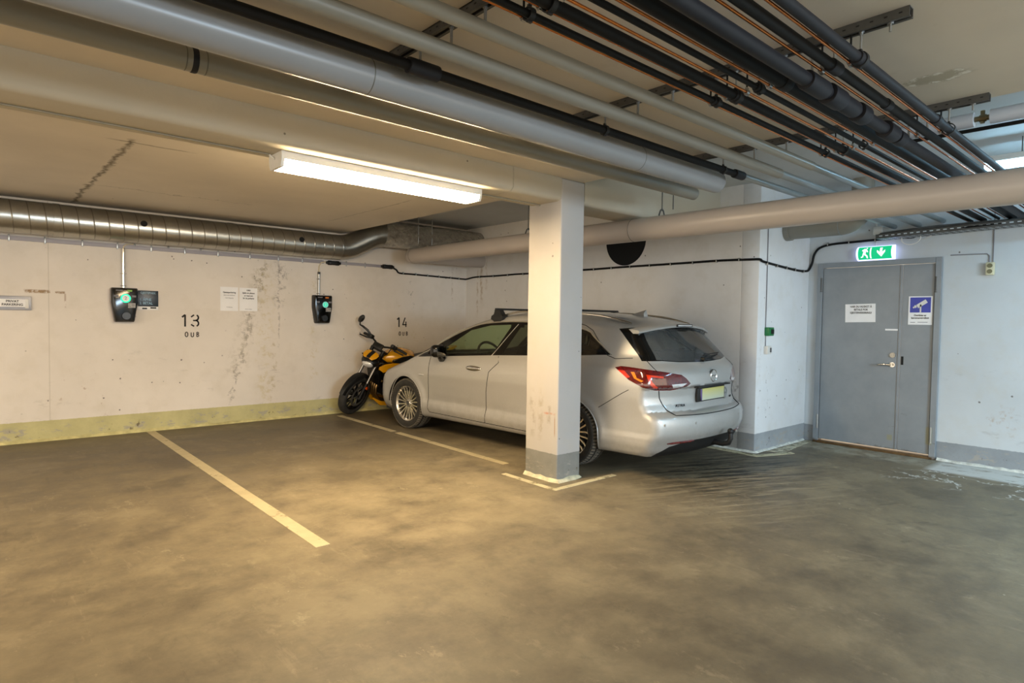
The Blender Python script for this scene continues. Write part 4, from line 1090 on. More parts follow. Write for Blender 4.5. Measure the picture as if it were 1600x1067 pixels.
bw('rear_wheel', (0, 0, .315), .315, .080, False, .04)
def bp(mb, name, mat, steer=False, par=bike, **k):
    if steer: mb.xform(MS)
    return mb.obj(name, mat, parent=par, **k)
fd = AX
for s in (-1, 1):
    b0 = V3(1.41, s*.098, .30); 
    m = MB(); m.cyl(b0 - fd*.03, b0 + fd*.22, .027, n=18); m.cyl(b0 + V3(0, s*.03, 0), b0 - V3(0, s*.03, 0), .018, n=12); bp(m, 'fork_leg', M_BKM, True)
    m = MB(); m.cyl(b0 + fd*.22, b0 + fd*.52, .0215, n=18); bp(m, 'fork_tube', M_FORK, True)
    m = MB(); m.cyl(b0 + fd*.50, b0 + fd*.74, .027, n=18); bp(m, 'fork_upper', M_BKM, True)
    m = MB(); m.box(b0 + fd*.17 + V3(-.06, -s*.012, -.02), (.055, .04, .10), R=Matrix.Rotation(radians(24), 3, 'Y'), bev=.01); bp(m, 'brake_caliper', M_STEEL, True)
    m = MB(); m.cyl(b0 + fd*.155 + V3(-.0, s*.026, 0), b0 + fd*.155 + V3(0, s*.036, 0), .022, n=16); bp(m, 'side_reflector', M_REFO, True)
m = MB(); top = V3(1.41, 0, .30)
for q in (.50, .70): m.box(top + fd*q + V3(-.045, 0, 0), (.10, .26, .035), R=Matrix.Rotation(-radians(23.5), 3, 'Y'), bev=.01)
bp(m, 'fork_yoke', M_BKM, True)
m = MB(); rings = []
for k in range(15):
    a = radians(15 + 130*k/14); c = V3(1.41+.322*cos(a), 0, .30+.322*sin(a)); t_ = 1 - .35*abs(k-7)/7
    rad = V3(cos(a), 0, sin(a)); rings.append([c + V3(0, w*.075, 0)*t_ + rad*(.012*(1-abs(w)**2) - .03*(abs(w) > .9)) + rad*o for w, o in ((-1, 0), (-.6, .0), (0, 0), (.6, 0), (1, 0), (1, -.004), (.6, -.006), (0, -.006), (-.6, -.006), (-1, -.004))])
m.loft(rings); bp(m, 'front_mudguard', M_BKP, True)
# headlight and fly screen
Rh = Matrix.Rotation(radians(-10), 3, 'Y')
m = MB(); m.sph((1.245, 0, .795), (.110, .128, .085), 28, 16, R=Rh); bp(m, 'headlight_shell', M_BKP, True)
m = MB(); m.sph((1.296, .012, .785), (.066, .094, .062), 24, 14, R=Rh); bp(m, 'headlight_lens', M_WLENS, True)
m = MB(); m.loft([[V3(f, y, z) for y, z in ((-w, z0), (-w*.35, z0+.010), (w*.35, z0+.010), (w, z0), (w*.9, z0-.012), (-w*.9, z0-.012))] for f, w, z0 in ((1.315, .085, .868), (1.285, .118, .893), (1.235, .118, .918), (1.20, .085, .935))]); bp(m, 'fly_screen', M_YEL, True, smooth=60)
m = MB(); m.loft([[V3(f, y, z) for y, z in ((-.030, z0), (.030, z0), (.030, z0-.012), (-.030, z0-.012))] for f, z0 in ((1.318, .880), (1.285, .907), (1.235, .932), (1.20, .950))]); bp(m, 'screen_stripe', M_BKP, True)
m = MB(); m.loft([[V3(1.325, y, .848) for y in (-.085, .085)] + [V3(1.29, y, .832) for y in (.08, -.08)], [V3(1.255, y, .884) for y in (-.135, .135)] + [V3(1.22, y, .85) for y in (.13, -.13)], [V3(1.19, y, .925) for y in (-.12, .12)] + [V3(1.15, y, .88) for y in (.11, -.11)]]); bp(m, 'headlight_brow', M_BKP, True)
m = MB(); m.box((1.14, 0, 1.02), (.04, .17, .09), R=Matrix.Rotation(radians(-35), 3, 'Y'), bev=.015); bp(m, 'instrument_panel', M_BKP, True)
# handlebar with grips, levers, mirror
m = MB(); m.tube([(.985, .37, 1.035), (1.02, .24, 1.055), (1.065, .11, 1.03), (1.085, .04, 1.01), (1.085, -.04, 1.01), (1.065, -.11, 1.03), (1.02, -.24, 1.055), (.985, -.37, 1.035)], .014, n=10); bp(m, 'handlebar', M_BKM, True)
for s in (-1, 1):
    m = MB(); m.tube([(1.015, s*.255, 1.053), (.983, s*.375, 1.034)], 0.021, n=14); m.cyl((.983, s*.375, 1.034), (.978, s*.395, 1.03), .019, n=14); bp(m, 'grip', M_RUBBER, True)
    m = MB(); m.box((1.03, s*.215, 1.055), (.06, .055, .055), bev=.012); m.box((1.075, s*.20, 1.085), (.05, .06, .05), bev=.015); bp(m, 'switch_block', M_BKP, True)
    m = MB(); m.tube([(1.06, s*.215, 1.05), (1.10, s*.26, 1.045), (1.085, s*.33, 1.035), (1.075, s*.40, 1.03)], [.015, .013, .010, .011], n=8); bp(m, 'lever', M_BKM, True)
    m = MB(); m.tube([(1.02, s*.15, 1.03), (1.06, s*.14, .95), (1.10, s*.09, .88)], .006, n=6); bp(m, 'cable', M_RUBBER, True)
m = MB(); m.tube([(1.06, -.21, 1.085), (1.10, -.27, 1.15), (1.12, -.35, 1.18), (1.125, -.40, 1.185), (1.115, -.42, 1.235)], [.016, .018, .016, .011, .010], n=8); bp(m, 'mirror_stalk', M_BKP, True)
m = MB(); m.sph((1.11, -.41, 1.275), (.024, .042, .072), 18, 10, R=Matrix.Rotation(radians(-30), 3, 'X')); bp(m, 'mirror', M_BKP, True)
for s in (-1, 1):
    m = MB(); m.sph((1.19, s*.16, .83), (.02, .045, .014), 12, 8); bp(m, 'indicator', M_BKP, True)
# tank, seat, tail
def tank_rings(f0, f1, grow=0.0, zlo=None):
    rings = []
    for k in range(13):
        t_ = k/12; f = f0+(f1-f0)*t_; q = (f-.52)/.52
        w = (.075 + .115*sin(pi*min(1, max(0, q))**.8)) + grow; top = .86 + .115*sin(pi*min(1, max(0, .18+.72*q))) + grow; bot = .745 + .02*q
        ring = []
        for j in range(20):
            a = 2*pi*j/20; ca, sa = cos(a), sin(a)
            y = w*(abs(ca)**.75)*(1 if ca >= 0 else -1); zc = (top+bot)/2; z = zc + (top-bot)/2*(abs(sa)**.8)*(1 if sa >= 0 else -1)
            ring.append(V3(f, y*(1 - .15*(sa > 0)*sa), z))
        rings.append(ring)
    return rings
m = MB(); m.loft(tank_rings(.53, 1.04)); bp(m, 'tank', M_YEL, smooth=60)
for s in (-1, 1):
    m = MB(); m.loft([[V3(.55, s*.12, .75), V3(.55, s*.125, .86), V3(.55, s*.09, .86), V3(.55, s*.08, .75)], [V3(.68, s*.190, .775), V3(.66, s*.190, .90), V3(.66, s*.12, .90), V3(.68, s*.12, .775)], [V3(.82, s*.200, .79), V3(.80, s*.198, .885), V3(.80, s*.12, .885), V3(.82, s*.12, .79)], [V3(.93, s*.185, .80), V3(.93, s*.185, .83), V3(.93, s*.12, .83), V3(.93, s*.12, .80)]]); bp(m, 'tank_panel', M_BKP, smooth=50)
    m = MB(); m.loft([[V3(1.15, s*.150, .70), V3(1.15, s*.160, .73), V3(1.13, s*.13, .73), V3(1.13, s*.13, .70)], [V3(1.09, s*.185, .66), V3(1.08, s*.195, .775), V3(1.08, s*.16, .775), V3(1.09, s*.15, .66)], [V3(.93, s*.190, .70), V3(.93, s*.198, .79), V3(.93, s*.16, .79), V3(.93, s*.15, .70)], [V3(.70, s*.165, .77), V3(.70, s*.165, .80), V3(.70, s*.14, .80), V3(.70, s*.14, .77)]]); bp(m, 'radiator_shroud', M_YEL, smooth=50)
m = MB(); m.cyl((.86, 0, .965), (.85, 0, .985), .04, n=20); bp(m, 'filler_cap', M_BKM)
m = MB(); m.loft([[V3(f, y*w, z0 + dz*h) for y, dz in ((-1, 0), (-.9, .8), (0, 1), (.9, .8), (1, 0), (.6, -1), (-.6, -1))] for f, w, z0, h in ((.58, .07, .82, .035), (.45, .125, .80, .045), (.25, .135, .83, .045), (.14, .10, .90, .05), (-.02, .085, .95, .04), (-.10, .06, .965, .02))]); bp(m, 'seat', M_BKP, smooth=60)
m = MB(); m.loft([[V3(f, y*w, z0 + dz*h) for y, dz in ((-1, -.6), (-.8, 1), (.8, 1), (1, -.6), (.4, -1), (-.4, -1))] for f, w, z0, h in ((.30, .12, .80, .05), (.08, .10, .88, .045), (-.16, .065, .955, .03), (-.27, .03, .985, .012))]); bp(m, 'tail_unit', M_YEL, smooth=50)
m = MB(); m.box((-.22, 0, .93), (.05, .10, .045), bev=.01); bp(m, 'tail_lamp', M_REDL)
m = MB(); m.tube([(-.15, 0, .90), (-.30, 0, .72), (-.34, 0, .60)], .016, n=8); m.box((-.35, 0, .60), (.01, .17, .12)); bp(m, 'plate_bracket', M_BKP)
# frame, engine, exhaust
m = MB()
for s in (-1, 1):
    m.tube([(1.14, s*.04, .86), (.95, s*.12, .74), (.70, s*.14, .66), (.48, s*.11, .50), (.42, s*.10, .36)], .018, n=10); m.tube([(1.13, s*.04, .78), (1.05, s*.09, .55), (.95, s*.11, .40), (.75, s*.11, .34)], .016, n=10)
    m.tube([(.62, s*.10, .72), (.30, s*.09, .80), (-.05, s*.06, .90)], .014, n=8)
bp(m, 'frame', M_BKM)
m = MB(); m.box((.78, 0, .40), (.46, .34, .26), bev=.05, seg=3); m.box((.93, 0, .56), (.22, .32, .26), R=Matrix.Rotation(radians(25), 3, 'Y'), bev=.03); m.cyl((.68, .16, .38), (.68, .215, .38), .10, n=28); m.cyl((.88, .16, .36), (.88, .205, .36), .075, n=24); m.cyl((.68, -.16, .38), (.68, -.215, .38), .10, n=28)
bp(m, 'engine', M_BKM)
m = MB(); m.box((1.12, 0, .56), (.045, .33, .26), R=Matrix.Rotation(radians(12), 3, 'Y'), bev=.008); bp(m, 'radiator', M_BKM)
m = MB()
for k, y in enumerate((-.09, -.03, .03, .09)): m.tube([(1.02, y, .52), (1.12, y, .44), (1.12, y, .32), (1.02, y*.9, .20), (.84, y*.6, .15)], .019, n=12)
bp(m, 'exhaust_header', M_HEAD)
m = MB(); m.tube([(.85, -.05, .15), (.6, -.12, .17), (.42, -.17, .26), (.12, -.20, .40)], [.03, .035, .05, .05], n=16); bp(m, 'silencer', M_BKM)
for s in (-1, 1):
    m = MB(); m.loft([[V3(1.17, s*.10, .255), V3(1.17, s*.11, .27), V3(1.16, s*.08, .26), V3(1.16, s*.08, .25)], [V3(1.06, s*.15, .155), V3(1.05, s*.17, .22), V3(1.05, s*.14, .22), V3(1.06, s*.12, .15)], [V3(.84, s*.14, .13), V3(.84, s*.17, .20), V3(.84, s*.15, .20), V3(.84, s*.11, .125)], [V3(.64, s*.12, .17), V3(.64, s*.13, .19), V3(.64, s*.11, .19), V3(.64, s*.10, .165)]]); bp(m, 'belly_pan', M_YEL, smooth=50)
m = MB()
for s in (-1, 1): m.tube([(.46, s*.085, .40), (.25, s*.115, .37), (0, s*.12, .315)], [.032, .028, .026], n=12)
m.box((.30, 0, .38), (.10, .20, .06), bev=.015); bp(m, 'swingarm', M_BKM)
m = MB(); m.tube([(.60, .12, .30), (.58, .20, .15), (.56, .285, .072)], .011, n=8); m.box((.56, .285, .066), (.05, .05, .008)); bp(m, 'side_stand', M_BKM)
m = MB()
for s in (-1, 1): m.tube([(.42, s*.12, .38), (.42, s*.24, .37)], .011, n=8)
bp(m, 'footpeg', M_BKM)
# ------------------------------------------------------------------ lamps, chargers, signs, door
M_PAPER = simple('white_paper', '#f0eeed', .6, var=.03)
M_INK = simple('black_ink', '#141414', .7)
M_INKG = simple('grey_ink', '#77767a', .7)
M_WPL = simple('white_plastic', '#d8d6d0', .45, var=.05)
BX, BZ = (1, 0, 0), (0, 0, 1)            # facing -y (back wall)
DX = (0, -1, 0)                            # facing -x (door wall)
# fluorescent batten
M_TUBE = emit('lamp_diffuser', (1.0, .75, .44, 1), 89.0)
e = thing('fluorescent_lamp', 'long glowing fluorescent lamp fixed under the concrete beam', 'lamp', (2.21, 3.865, 2.40))
m = MB(); m.prism([(-.105, 0), (.105, 0), (.10, -.045), (-.10, -.045)], (1.455, 3.865, 2.399), (0, 1, 0), (0, 0, 1), 1.53); put(m, 'housing', M_WPL, e, smooth=20)
m = MB(); m.prism([(-.098, -.045), (.098, -.045), (.083, -.088), (-.083, -.088)], (1.462, 3.865, 2.399), (0, 1, 0), (0, 0, 1), 1.515); put(m, 'diffuser', M_TUBE, e, smooth=20)
for x0 in (1.437, 2.977):
    m = MB(); m.prism([(-.106, .0), (.106, .0), (.104, -.048), (.087, -.092), (-.087, -.092), (-.104, -.048)], (x0, 3.865, 2.400), (0, 1, 0), (0, 0, 1), .020); put(m, 'end_cap', M_WPL, e, smooth=20)
m = MB(); m.tube([(1.41, 3.89, 2.392), (1.425, 3.885, 2.38), (1.436, 3.87, 2.365)], .006, n=8); put(m, 'cable_gland', M_WPL, e)
m = MB(); m.tube([(-4, 3.89, 2.394), (1.41, 3.89, 2.394)], .0055, n=8); m.tube([(2.995, 3.89, 2.394), (3.75, 3.89, 2.394)], .0055, n=8)
tag(m.obj('lamp_cable', simple('cable_grey', '#8f8672', .6), org=(1, 3.89, 2.394)), 'thin painted cable clipped along the underside of the beam', 'cable')
# second, cooler batten beyond the low ceiling (seen between the pipes)
M_TUBEC = emit('cool_lamp_diffuser', (.42, .76, 1.0, 1), 22.0)
e = thing('fluorescent_lamp', 'cool white fluorescent lamp half hidden behind the black pipes', 'lamp', (6.2, .45, 2.72))
m = MB(); m.box((6.2, .45, 2.735), (.12, 1.60, .05), bev=.01); put(m, 'housing', M_WPL, e)
m = MB(); m.box((6.2, .45, 2.685), (.10, 1.56, .05), bev=.015); put(m, 'diffuser', M_TUBEC, e)
for yy in (1.0, -.1):
    m = MB(); m.cyl((6.2, yy, 2.76), (6.2, yy, Z_HIGH), .004, n=6); put(m, 'hanger_wire', M_STEELD, e)
# cable duct along the back wall
M_TRUNK = simple('grey_trunking', '#a09ba0', .5, var=.04)
e = thing('cable_duct', 'flat grey cable duct running along the back wall below the round duct', 'cable duct', (2, 8.27, 2.17))
m = MB(); m.box((.9, 8.276, 2.165), (5.72, .016, .046), bev=.003); put(m, 'duct', M_TRUNK, e)
m = MB(); m.box((4.36, 8.276, 2.168), (.70, .016, .040), bev=.003); put(m, 'duct', M_TRUNK, e)
for xx in (.32, .62, .95, 1.28, 1.62, 1.98, 2.36, 2.75, 3.12, 3.45, 4.10, 4.40):
    m = MB(); m.box((xx, 8.268, 2.165), (.014, .008, .075), bev=.002); put(m, 'clip', M_STEEL, e)
for xx, zz in ((1.45, 2.172), (1.80, 2.178), (2.16, 2.18), (2.56, 2.195), (2.95, 2.20), (3.65, 2.205)):
    m = MB(); m.sph((xx, 8.270, zz+.02), (.011, .010, .015), 10, 6); put(m, 'screw', M_STEEL, e)
def gland(x, z, lab):
    e = thing('cable_joint', lab, 'cable joint', (x, 8.26, z), 'black cable joints')
    m = MB(); m.box((x, 8.252, z), (.155, .058, .058), bev=.018, seg=3); put(m, 'body', M_BKP, e)
    for s in (-1, 1):
        m = MB(); m.cyl((x+s*.07, 8.252, z), (x+s*.105, 8.252, z), .024, .020, n=16)
        for k in range(3): m.cyl((x+s*(.035+.018*k), 8.252, z), (x+s*(.042+.018*k), 8.252, z), .033, n=16)
        put(m, 'end_nut', M_BKP, e)
gland(3.895, 2.158, 'black cable joint above the second charger from the left')
gland(4.765, 2.165, 'black cable joint where the grey duct turns into a thin black cable')
# black cable across to the door
m = MB()
pts = [(4.86, 8.268, 2.16), (4.93, 8.27, 2.13), (4.985, 8.272, 2.085), (5.2, 8.272, 2.080), (5.6, 8.272, 2.072), (6.0, 8.272, 2.064), (6.22, 8.272, 2.06), (6.275, 8.255, 2.062)]
pts += [(6.276, y, 2.085 - .003*sin(y*7) + .0*(y)) for y in (8.0, 7.5, 7.0, 6.5, 6.0, 5.5, 5.0, 4.5, 4.0, 3.6)] + [(6.276, 3.28, 2.075), (6.28, 3.15, 2.070)]
pts += [(6.33, 3.142, 2.052), (6.6, 3.142, 2.035), (6.9, 3.142, 2.020), (7.2, 3.142, 2.010), (7.42, 3.142, 2.018), (7.49, 3.140, 2.05), (7.512, 3.12, 2.12), (7.515, 3.10, 2.22), (7.515, 3.04, 2.29), (7.515, 2.9, 2.322), (7.515, 2.6, 2.33), (7.515, 2.35, 2.335), (7.515, 2.2, 2.335), (7.50, 2.08, 2.33), (7.45, 2.05, 2.36), (7.38, 2.15, 2.385)]
e = thing('black_cable', 'thin black cable clipped along the walls from the grey duct to the exit sign', 'cable', (6.28, 5, 2.07))
P = spline(pts, 4); m.tube([V3(p) for p in P], .013, n=8); put(m, 'cable', M_BLACK, e)
for (p, d) in [((x, 8.272, 2.09-.0285*(x-5)/1.2), 0) for x in (5.05, 5.28, 5.5, 5.72, 5.95, 6.12)] + [((6.276, y, 2.083), 1) for y in (7.9, 7.55, 7.2, 6.85, 6.5, 6.15, 5.8, 5.45, 5.15, 4.85, 4.55, 4.25, 3.95, 3.65, 3.38)] + [((x, 3.142, 2.03-(x-6.6)*.03), 0) for x in (6.42, 6.65, 6.88, 7.1, 7.32)] + [((7.515, y, 2.328), 1) for y in (2.95, 2.72, 2.45)]:
    m = MB(); m.box(p, (.012, .03, .036) if d == 0 else (.03, .012, .036), bev=.003); put(m, 'clip', M_STEEL, e)
# EV chargers
def charger(x, z, lab, ledcol, strn, rr, cond_top, seed):
    e = thing('ev_charger', lab, 'car charger', (x, 8.285, z), 'chargers on the back wall')
    w1, w0, h = .130, .090, .195
    outl = [(-w1, h*.93), (-w1*.93, h), (w1*.93, h), (w1, h*.93), (w1*1.0, .03), (w0*1.08, -h*.93), (w0*.98, -h), (-w0*.98, -h), (-w0*1.08, -h*.93), (-w1*1.0, .03)]
    m = MB(); Y = 8.285
    r0 = [V3(x+p*1.02, Y, z+q*1.01) for p, q in outl]; r1 = [V3(x+p*1.02, Y-.05, z+q*1.01) for p, q in outl]
    m.loft([r0, r1]); put(m, 'back_shell', M_TRUNK if seed == 1 else M_BKP, e)
    m = MB(); r1 = [V3(x+p, Y-.045, z+q) for p, q in outl]; r2 = [V3(x+p, Y-.085, z+q) for p, q in outl]; r3 = [V3(x+p*.93, Y-.10, z+q*.95) for p, q in outl]; r4 = [V3(x+p*.85, Y-.104, z+q*.88) for p, q in outl]
    m.loft([r1, r2, r3, r4]); put(m, 'front_cover', M_GLOSSB, e, smooth=35)
    yf = Y-.106; lx, lz = x+(.006 if seed == 1 else .022), z+(.075 if seed == 1 else .065)
    m = MB(); m.lathe([(rr, 0), (rr, .006), (rr*.72, .006), (rr*.72, 0)], (lx, yf+.002, lz), (0, -1, 0), n=32); put(m, 'light_ring', emit('charger_ring_%d' % seed, ledcol, strn), e)
    m = MB(); m.cyl((lx, yf+.002, lz), (lx, yf-.003, lz), rr*.72, n=32); put(m, 'number_disc', M_PAPER if seed == 1 else emit('charger_disc', (.06, .70, .42, 1), .8), e)
    text('2', rr*1.0, (lx, yf-.0035, lz), BX, BZ, M_INKG if seed == 1 else M_PAPER, e, ext=.0003, org=e.location)
    M_G = simple('label_green', '#7fae3c', .5); M_O = simple('label_orange', '#c8701e', .5)
    m = MB(); m.box((x-.055, yf-.0, z+.165), (.07, .004, .012)); m.box((x-.085, yf, z+.10), (.045, .004, .022)); m.box((x+.088, yf, z+.10), (.040, .004, .022)); put(m, 'print', M_INKG, e, smooth=0)
    m = MB(); m.box((x+.045, yf, z+.162), (.05, .004, .020)); put(m, 'label', M_G if seed == 1 else M_O, e, smooth=0)
    m = MB(); m.box((x+.065, yf, z-.005), (.075, .004, .055)); put(m, 'sticker', simple('sticker_grey', '#8d8a86', .5, var=.5, scale=60), e, smooth=0)
    m = MB(); m.cyl((x+.01, yf+.012, z-.125), (x+.01, yf-.018, z-.125), .048, .042, n=28); put(m, 'socket_lid', M_BKP, e)
    m = MB(); m.tube([(x+(.0 if seed == 1 else -.035), 8.268, cond_top), (x+(.0 if seed == 1 else -.035), 8.268, z+.19)], .0165, n=14); put(m, 'conduit', M_CHROME if seed == 1 else M_STEEL, e)
    for zz in (z+.22, cond_top-.08 if seed == 2 else z+.36):
        m = MB(); xx = x+(.0 if seed == 1 else -.035); m.tube([(xx-.030, 8.282, zz), (xx-.018, 8.264, zz), (xx, 8.248, zz), (xx+.018, 8.264, zz), (xx+.030, 8.282, zz)], .005, n=6); put(m, 'saddle_clip', M_CHROME, e)
    if seed == 1:
        m = MB(); m.tube([(x, 8.268, cond_top-.01), (x+.004, 8.267, cond_top+.025), (x+.03, 8.266, cond_top+.05), (x+.10, 8.266, cond_top+.06)], .007, n=8); put(m, 'feed_cable', simple('beige_cable', '#cbbd9c', .5), e)
    else:
        xx = x-.035
        m = MB(); m.cyl((xx, 8.268, cond_top-.012), (xx, 8.268, cond_top+.02), .019, n=14); put(m, 'conduit_cap', M_BKP, e)
        m = MB(); m.tube([(xx, 8.268, cond_top+.02), (xx+.003, 8.268, 2.10), (xx+.03, 8.264, 2.155), (xx+.09, 8.258, 2.165)], .0075, n=8); put(m, 'feed_cable', simple('beige_cable', '#cbbd9c', .5), e)
charger(1.338, 1.493, 'black car charger with a bright green ring, left of the number 13', (.03, .80, .34, 1), 1.5, .050, 2.14, 1)
charger(3.722, 1.497, 'black car charger with a small teal light, above and left of the motorcycle', (.35, .9, .7, 1), .5, .042, 2.0, 2)
# sign beside the first charger
e = thing('info_sign', 'dark blue guest parking sign beside the left charger', 'sign', (1.587, 8.28, 1.56))
m = MB(); m.box((1.587, 8.280, 1.575), (.212, .008, .185), bev=.002); put(m, 'board', simple('navy_sign', '#1f2b38', .35), e)
m = MB(); m.box((1.587, 8.280, 1.462), (.212, .008, .040), bev=.002); put(m, 'white_strip', M_PAPER, e)
M_LB = simple('light_blue_print', '#8fb2c8', .6)
text('GJESTEPARK', .036, (1.587, 8.2755, 1.640), BX, BZ, M_LB, e, org=e.location, sx=.80, bold=.0006)
text('1. \u00c5PNE\n2. BETAL', .042, (1.497, 8.2755, 1.540), BX, BZ, M_LB, e, align='LEFT', org=e.location, sx=.85, bold=.0008)
m = MB(); m.box((1.55, 8.275, 1.458), (.05, .003, .016)); m.box((1.64, 8.275, 1.466), (.06, .003, .016)); put(m, 'print', M_INK, e, smooth=0)
# private parking plate at the far left
e = thing('parking_plate', 'silver plate with white private parking label at the left edge of the back wall', 'sign', (.20, 8.275, 1.49))
m = MB(); m.box((.18, 8.276, 1.487), (.64, .017, .148), bev=.006); put(m, 'plate', simple('aluminium_plate', '#a3a2a6', .4, .3), e)
m = MB(); m.box((.345, 8.263, 1.487), (.215, .008, .082), bev=.002); put(m, 'label', M_PAPER, e)
m = MB(); m.box((.462, 8.264, 1.482), (.032, .012, .10), bev=.005); m.cyl((.462, 8.26, 1.50), (.462, 8.254, 1.50), .014, n=18); put(m, 'end_clip', M_WPL, e)
text('PRIVAT\nPARKERING', .033, (.342, 8.2583, 1.487), BX, BZ, M_INK, e, org=e.location, bold=.0008, line=1.05)
# two A4 notices
def notice(x, z, w, h, name, lab, lines, tilt=0):
    e = thing(name, lab, 'notice', (x, 8.283, z), 'white notices on the back wall')
    m = MB(); m.box((x, 8.2834, z), (w, .003, h)); put(m, 'paper', M_PAPER, e, smooth=0)
    for (s, size, dz, mat, sx) in lines: text(s, size, (x, 8.2805, z+dz), BX, BZ, mat, e, org=e.location, sx=sx, bold=.0006 if mat is M_INK else 0)
    return e
notice(2.497, 1.602, .215, .305, 'parking_notice', 'left white paper notice on the back wall, headed guest parking', [('Gjesteparkering', .030, .083, M_INK, .80), ('Betal med telefonen', .020, .048, M_INKG, .85), ('Husk riktig plass', .018, .012, M_INKG, .85), ('Vis kvittering', .016, -.105, M_INKG, .85)])
notice(2.735, 1.602, .225, .300, 'parking_notice', 'right white paper notice on the back wall, with four bold lines', [('OBS!', .026, .117, M_INK, .9), ('Sjekk om plassen', .028, .083, M_INK, .80), ('er reservert', .026, .048, M_INK, .85), ('f\u00f8r du parkerer', .028, .014, M_INK, .80), ('takk for hjelpen', .014, -.125, M_INKG, 1)])
# stencilled bay numbers
M_STEN = worn_paint('stencil_black', '#15110d', '#5d5346', .75, 16)
def stroke(m, pts, w, x, z, s, ez=.0012):
    for (a, b) in zip(pts[:-1], pts[1:]):
        a, b = V3(a[0], 0, a[1]), V3(b[0], 0, b[1]); d = (b-a).normalized(); n = V3(-d.z, 0, d.x)*w/2
        q = [a-n-d*w*.12, b-n+d*w*.12, b+n+d*w*.12, a+n-d*w*.12]; m.prism([(p.x*s, p.z*s) for p in q], (x, 8.2852, z), (1, 0, 0), (0, 0, 1), ez+.001)
def arcp(cx, cz, rx, rz, a0, a1, n=12): return [(cx+rx*cos(radians(a0+(a1-a0)*k/n)), cz+rz*sin(radians(a0+(a1-a0)*k/n))) for k in range(n+1)]
def bay_number(x, z, d2, lab, second):
    e = thing('stencilled_number', lab, 'painted number', (x, 8.285, z), 'stencilled bay numbers')
    m = MB(); s = .147; stroke(m, [(-.62, .28), (-.40, .46), (-.40, -.5)], .14, x, z, s)
    for st in second: stroke(m, st, .12, x, z, s)
    put(m, 'digits', M_STEN, e, smooth=0)
    m = MB(); s = .062
    for st in (arcp(-1.05, 0, .24, .46, 20, 160), arcp(-1.05, 0, .24, .46, 200, 340), [(-1.28, -.2), (-1.28, .2)], [(-.82, -.2), (-.82, .2)], [(-.22, .38), (-.22, -.3)], arcp(0, -.25, .22, .22, 200, 340), [(.22, .38), (.22, -.3)], [(.82, .45), (.82, -.5)], arcp(.90, .25, .24, .20, 90, -80), arcp(.90, -.22, .26, .24, 80, -90)):
        stroke(m, st, .17, x+.022, z+d2, s)
    put(m, 'small_letters', worn_paint('stencil_faded', '#3a3028', '#7d7263', .7, 16), e, smooth=0)
bay_number(2.042, 1.322, -.172, 'black stencilled number 13 on the back wall', [arcp(.38, .24, .24, .24, 60, -75), arcp(.36, -.24, .27, .26, 80, -60), [(.06, .30), (.28, .46)], [(.06, -.34), (.28, -.48)], [(.22, .0), (.46, .0)]])
bay_number(5.052, 1.328, -.178, 'black stencilled number 14 on the back wall above the motorcycle', [[(.34, .47), (.06, -.26)], [(.02, -.27), (.52, -.27)], [(.44, .05), (.44, -.5)]])
# round dark opening in the right-hand wall
e = tag(MB().cyl((6.287, 4.94, 2.42), (6.2905, 4.94, 2.42), .315, n=48).obj('wall_opening', simple('opening_black', '#050505', .9), org=(6.288, 4.94, 2.42)), 'big round black opening in the wall behind the large cross pipe', 'opening')
# ------------------------------------------------------------------ door
def door_mat():
    t = NT('door_paint'); x, y, z = t.xyz(); n = t.noise(3, 6, .65); f = t.noise(20, 4, .6)
    c = t.mix(t.ramp(n, .3, .7), hexc('#7d848a'), hexc('#8b9196'))
    rust = t.mul(t.ramp(t.math('ADD', z, t.mul(t.math('SUBTRACT', t.noise(6, 5, .7), .5), .16)), .055, .015), t.ramp(f, .2, .5))
    c = t.mix(rust, c, hexc('#4a3415'))
    patch = t.mx(t.box2(y, 1.845, 1.905, z, .15, .33, .01), t.box2(y, 2.215, 2.265, z, .14, .20, .008))
    c = t.mix(t.mul(patch, .55), c, hexc('#8f8a5c'))
    sc = t.mul(t.ramp(t.noise(7, 6, .75, stretch=(1, 1, 3)), .66, .72), t.ramp(z, 1.0, .2))
    c = t.mix(t.mul(sc, .5), c, hexc('#4d4c49'))
    t.bsdf(c, .42, bump=t.mul(n, .3), bstr=.05); return t.m
M_DOOR = door_mat()
e = thing('door_1', None, None, (7.53, 2.43, 0)); tag(e, 'grey two-leaf steel door under the green exit sign', 'door', kind='structure')
m = MB(); y0, y1, zt = 1.812, 3.045, 2.105
m.box((7.55, y0+.028, zt/2), (.12, .056, zt), bev=.004); m.box((7.55, y1-.028, zt/2), (.12, .056, zt), bev=.004); m.box((7.55, (y0+y1)/2, zt-.028), (.116, y1-y0-.112, .056)); put(m, 'frame', M_DOOR, e, smooth=20)
m = MB(); m.box((7.535, (y0+y1)/2, .012), (.11, y1-y0-.1, .028), bev=.004); put(m, 'sill', simple('rusty_sill', '#5a4120', .7, var=.35, scale=20), e)
m = MB(); m.box((7.535, (2.175+2.985)/2, 1.045), (.05, .810, 1.998), bev=.004); L1 = put(m, 'leaf', M_DOOR, e, smooth=20)
m = MB(); m.box((7.538, (1.872+2.168)/2, 1.045), (.05, .292, 1.998), bev=.004); L2 = put(m, 'leaf', M_DOOR, e, smooth=20)
m = MB(); m.box((7.508, 2.178, 1.045), (.010, .022, 1.99), bev=.003); put(m, 'rebate_strip', M_DOOR, e, smooth=20)
for (yy, zz) in ((3.0, 1.86), (3.0, .26), (1.858, 1.83), (1.858, .26)):
    m = MB(); m.cyl((7.498, yy, zz-.075), (7.498, yy, zz+.075), .012, n=12); m.cyl((7.498, yy, zz-.09), (7.498, yy, zz-.078), .014, n=12); put(m, 'hinge', M_STEELD if zz > 1 else M_STEEL, e)
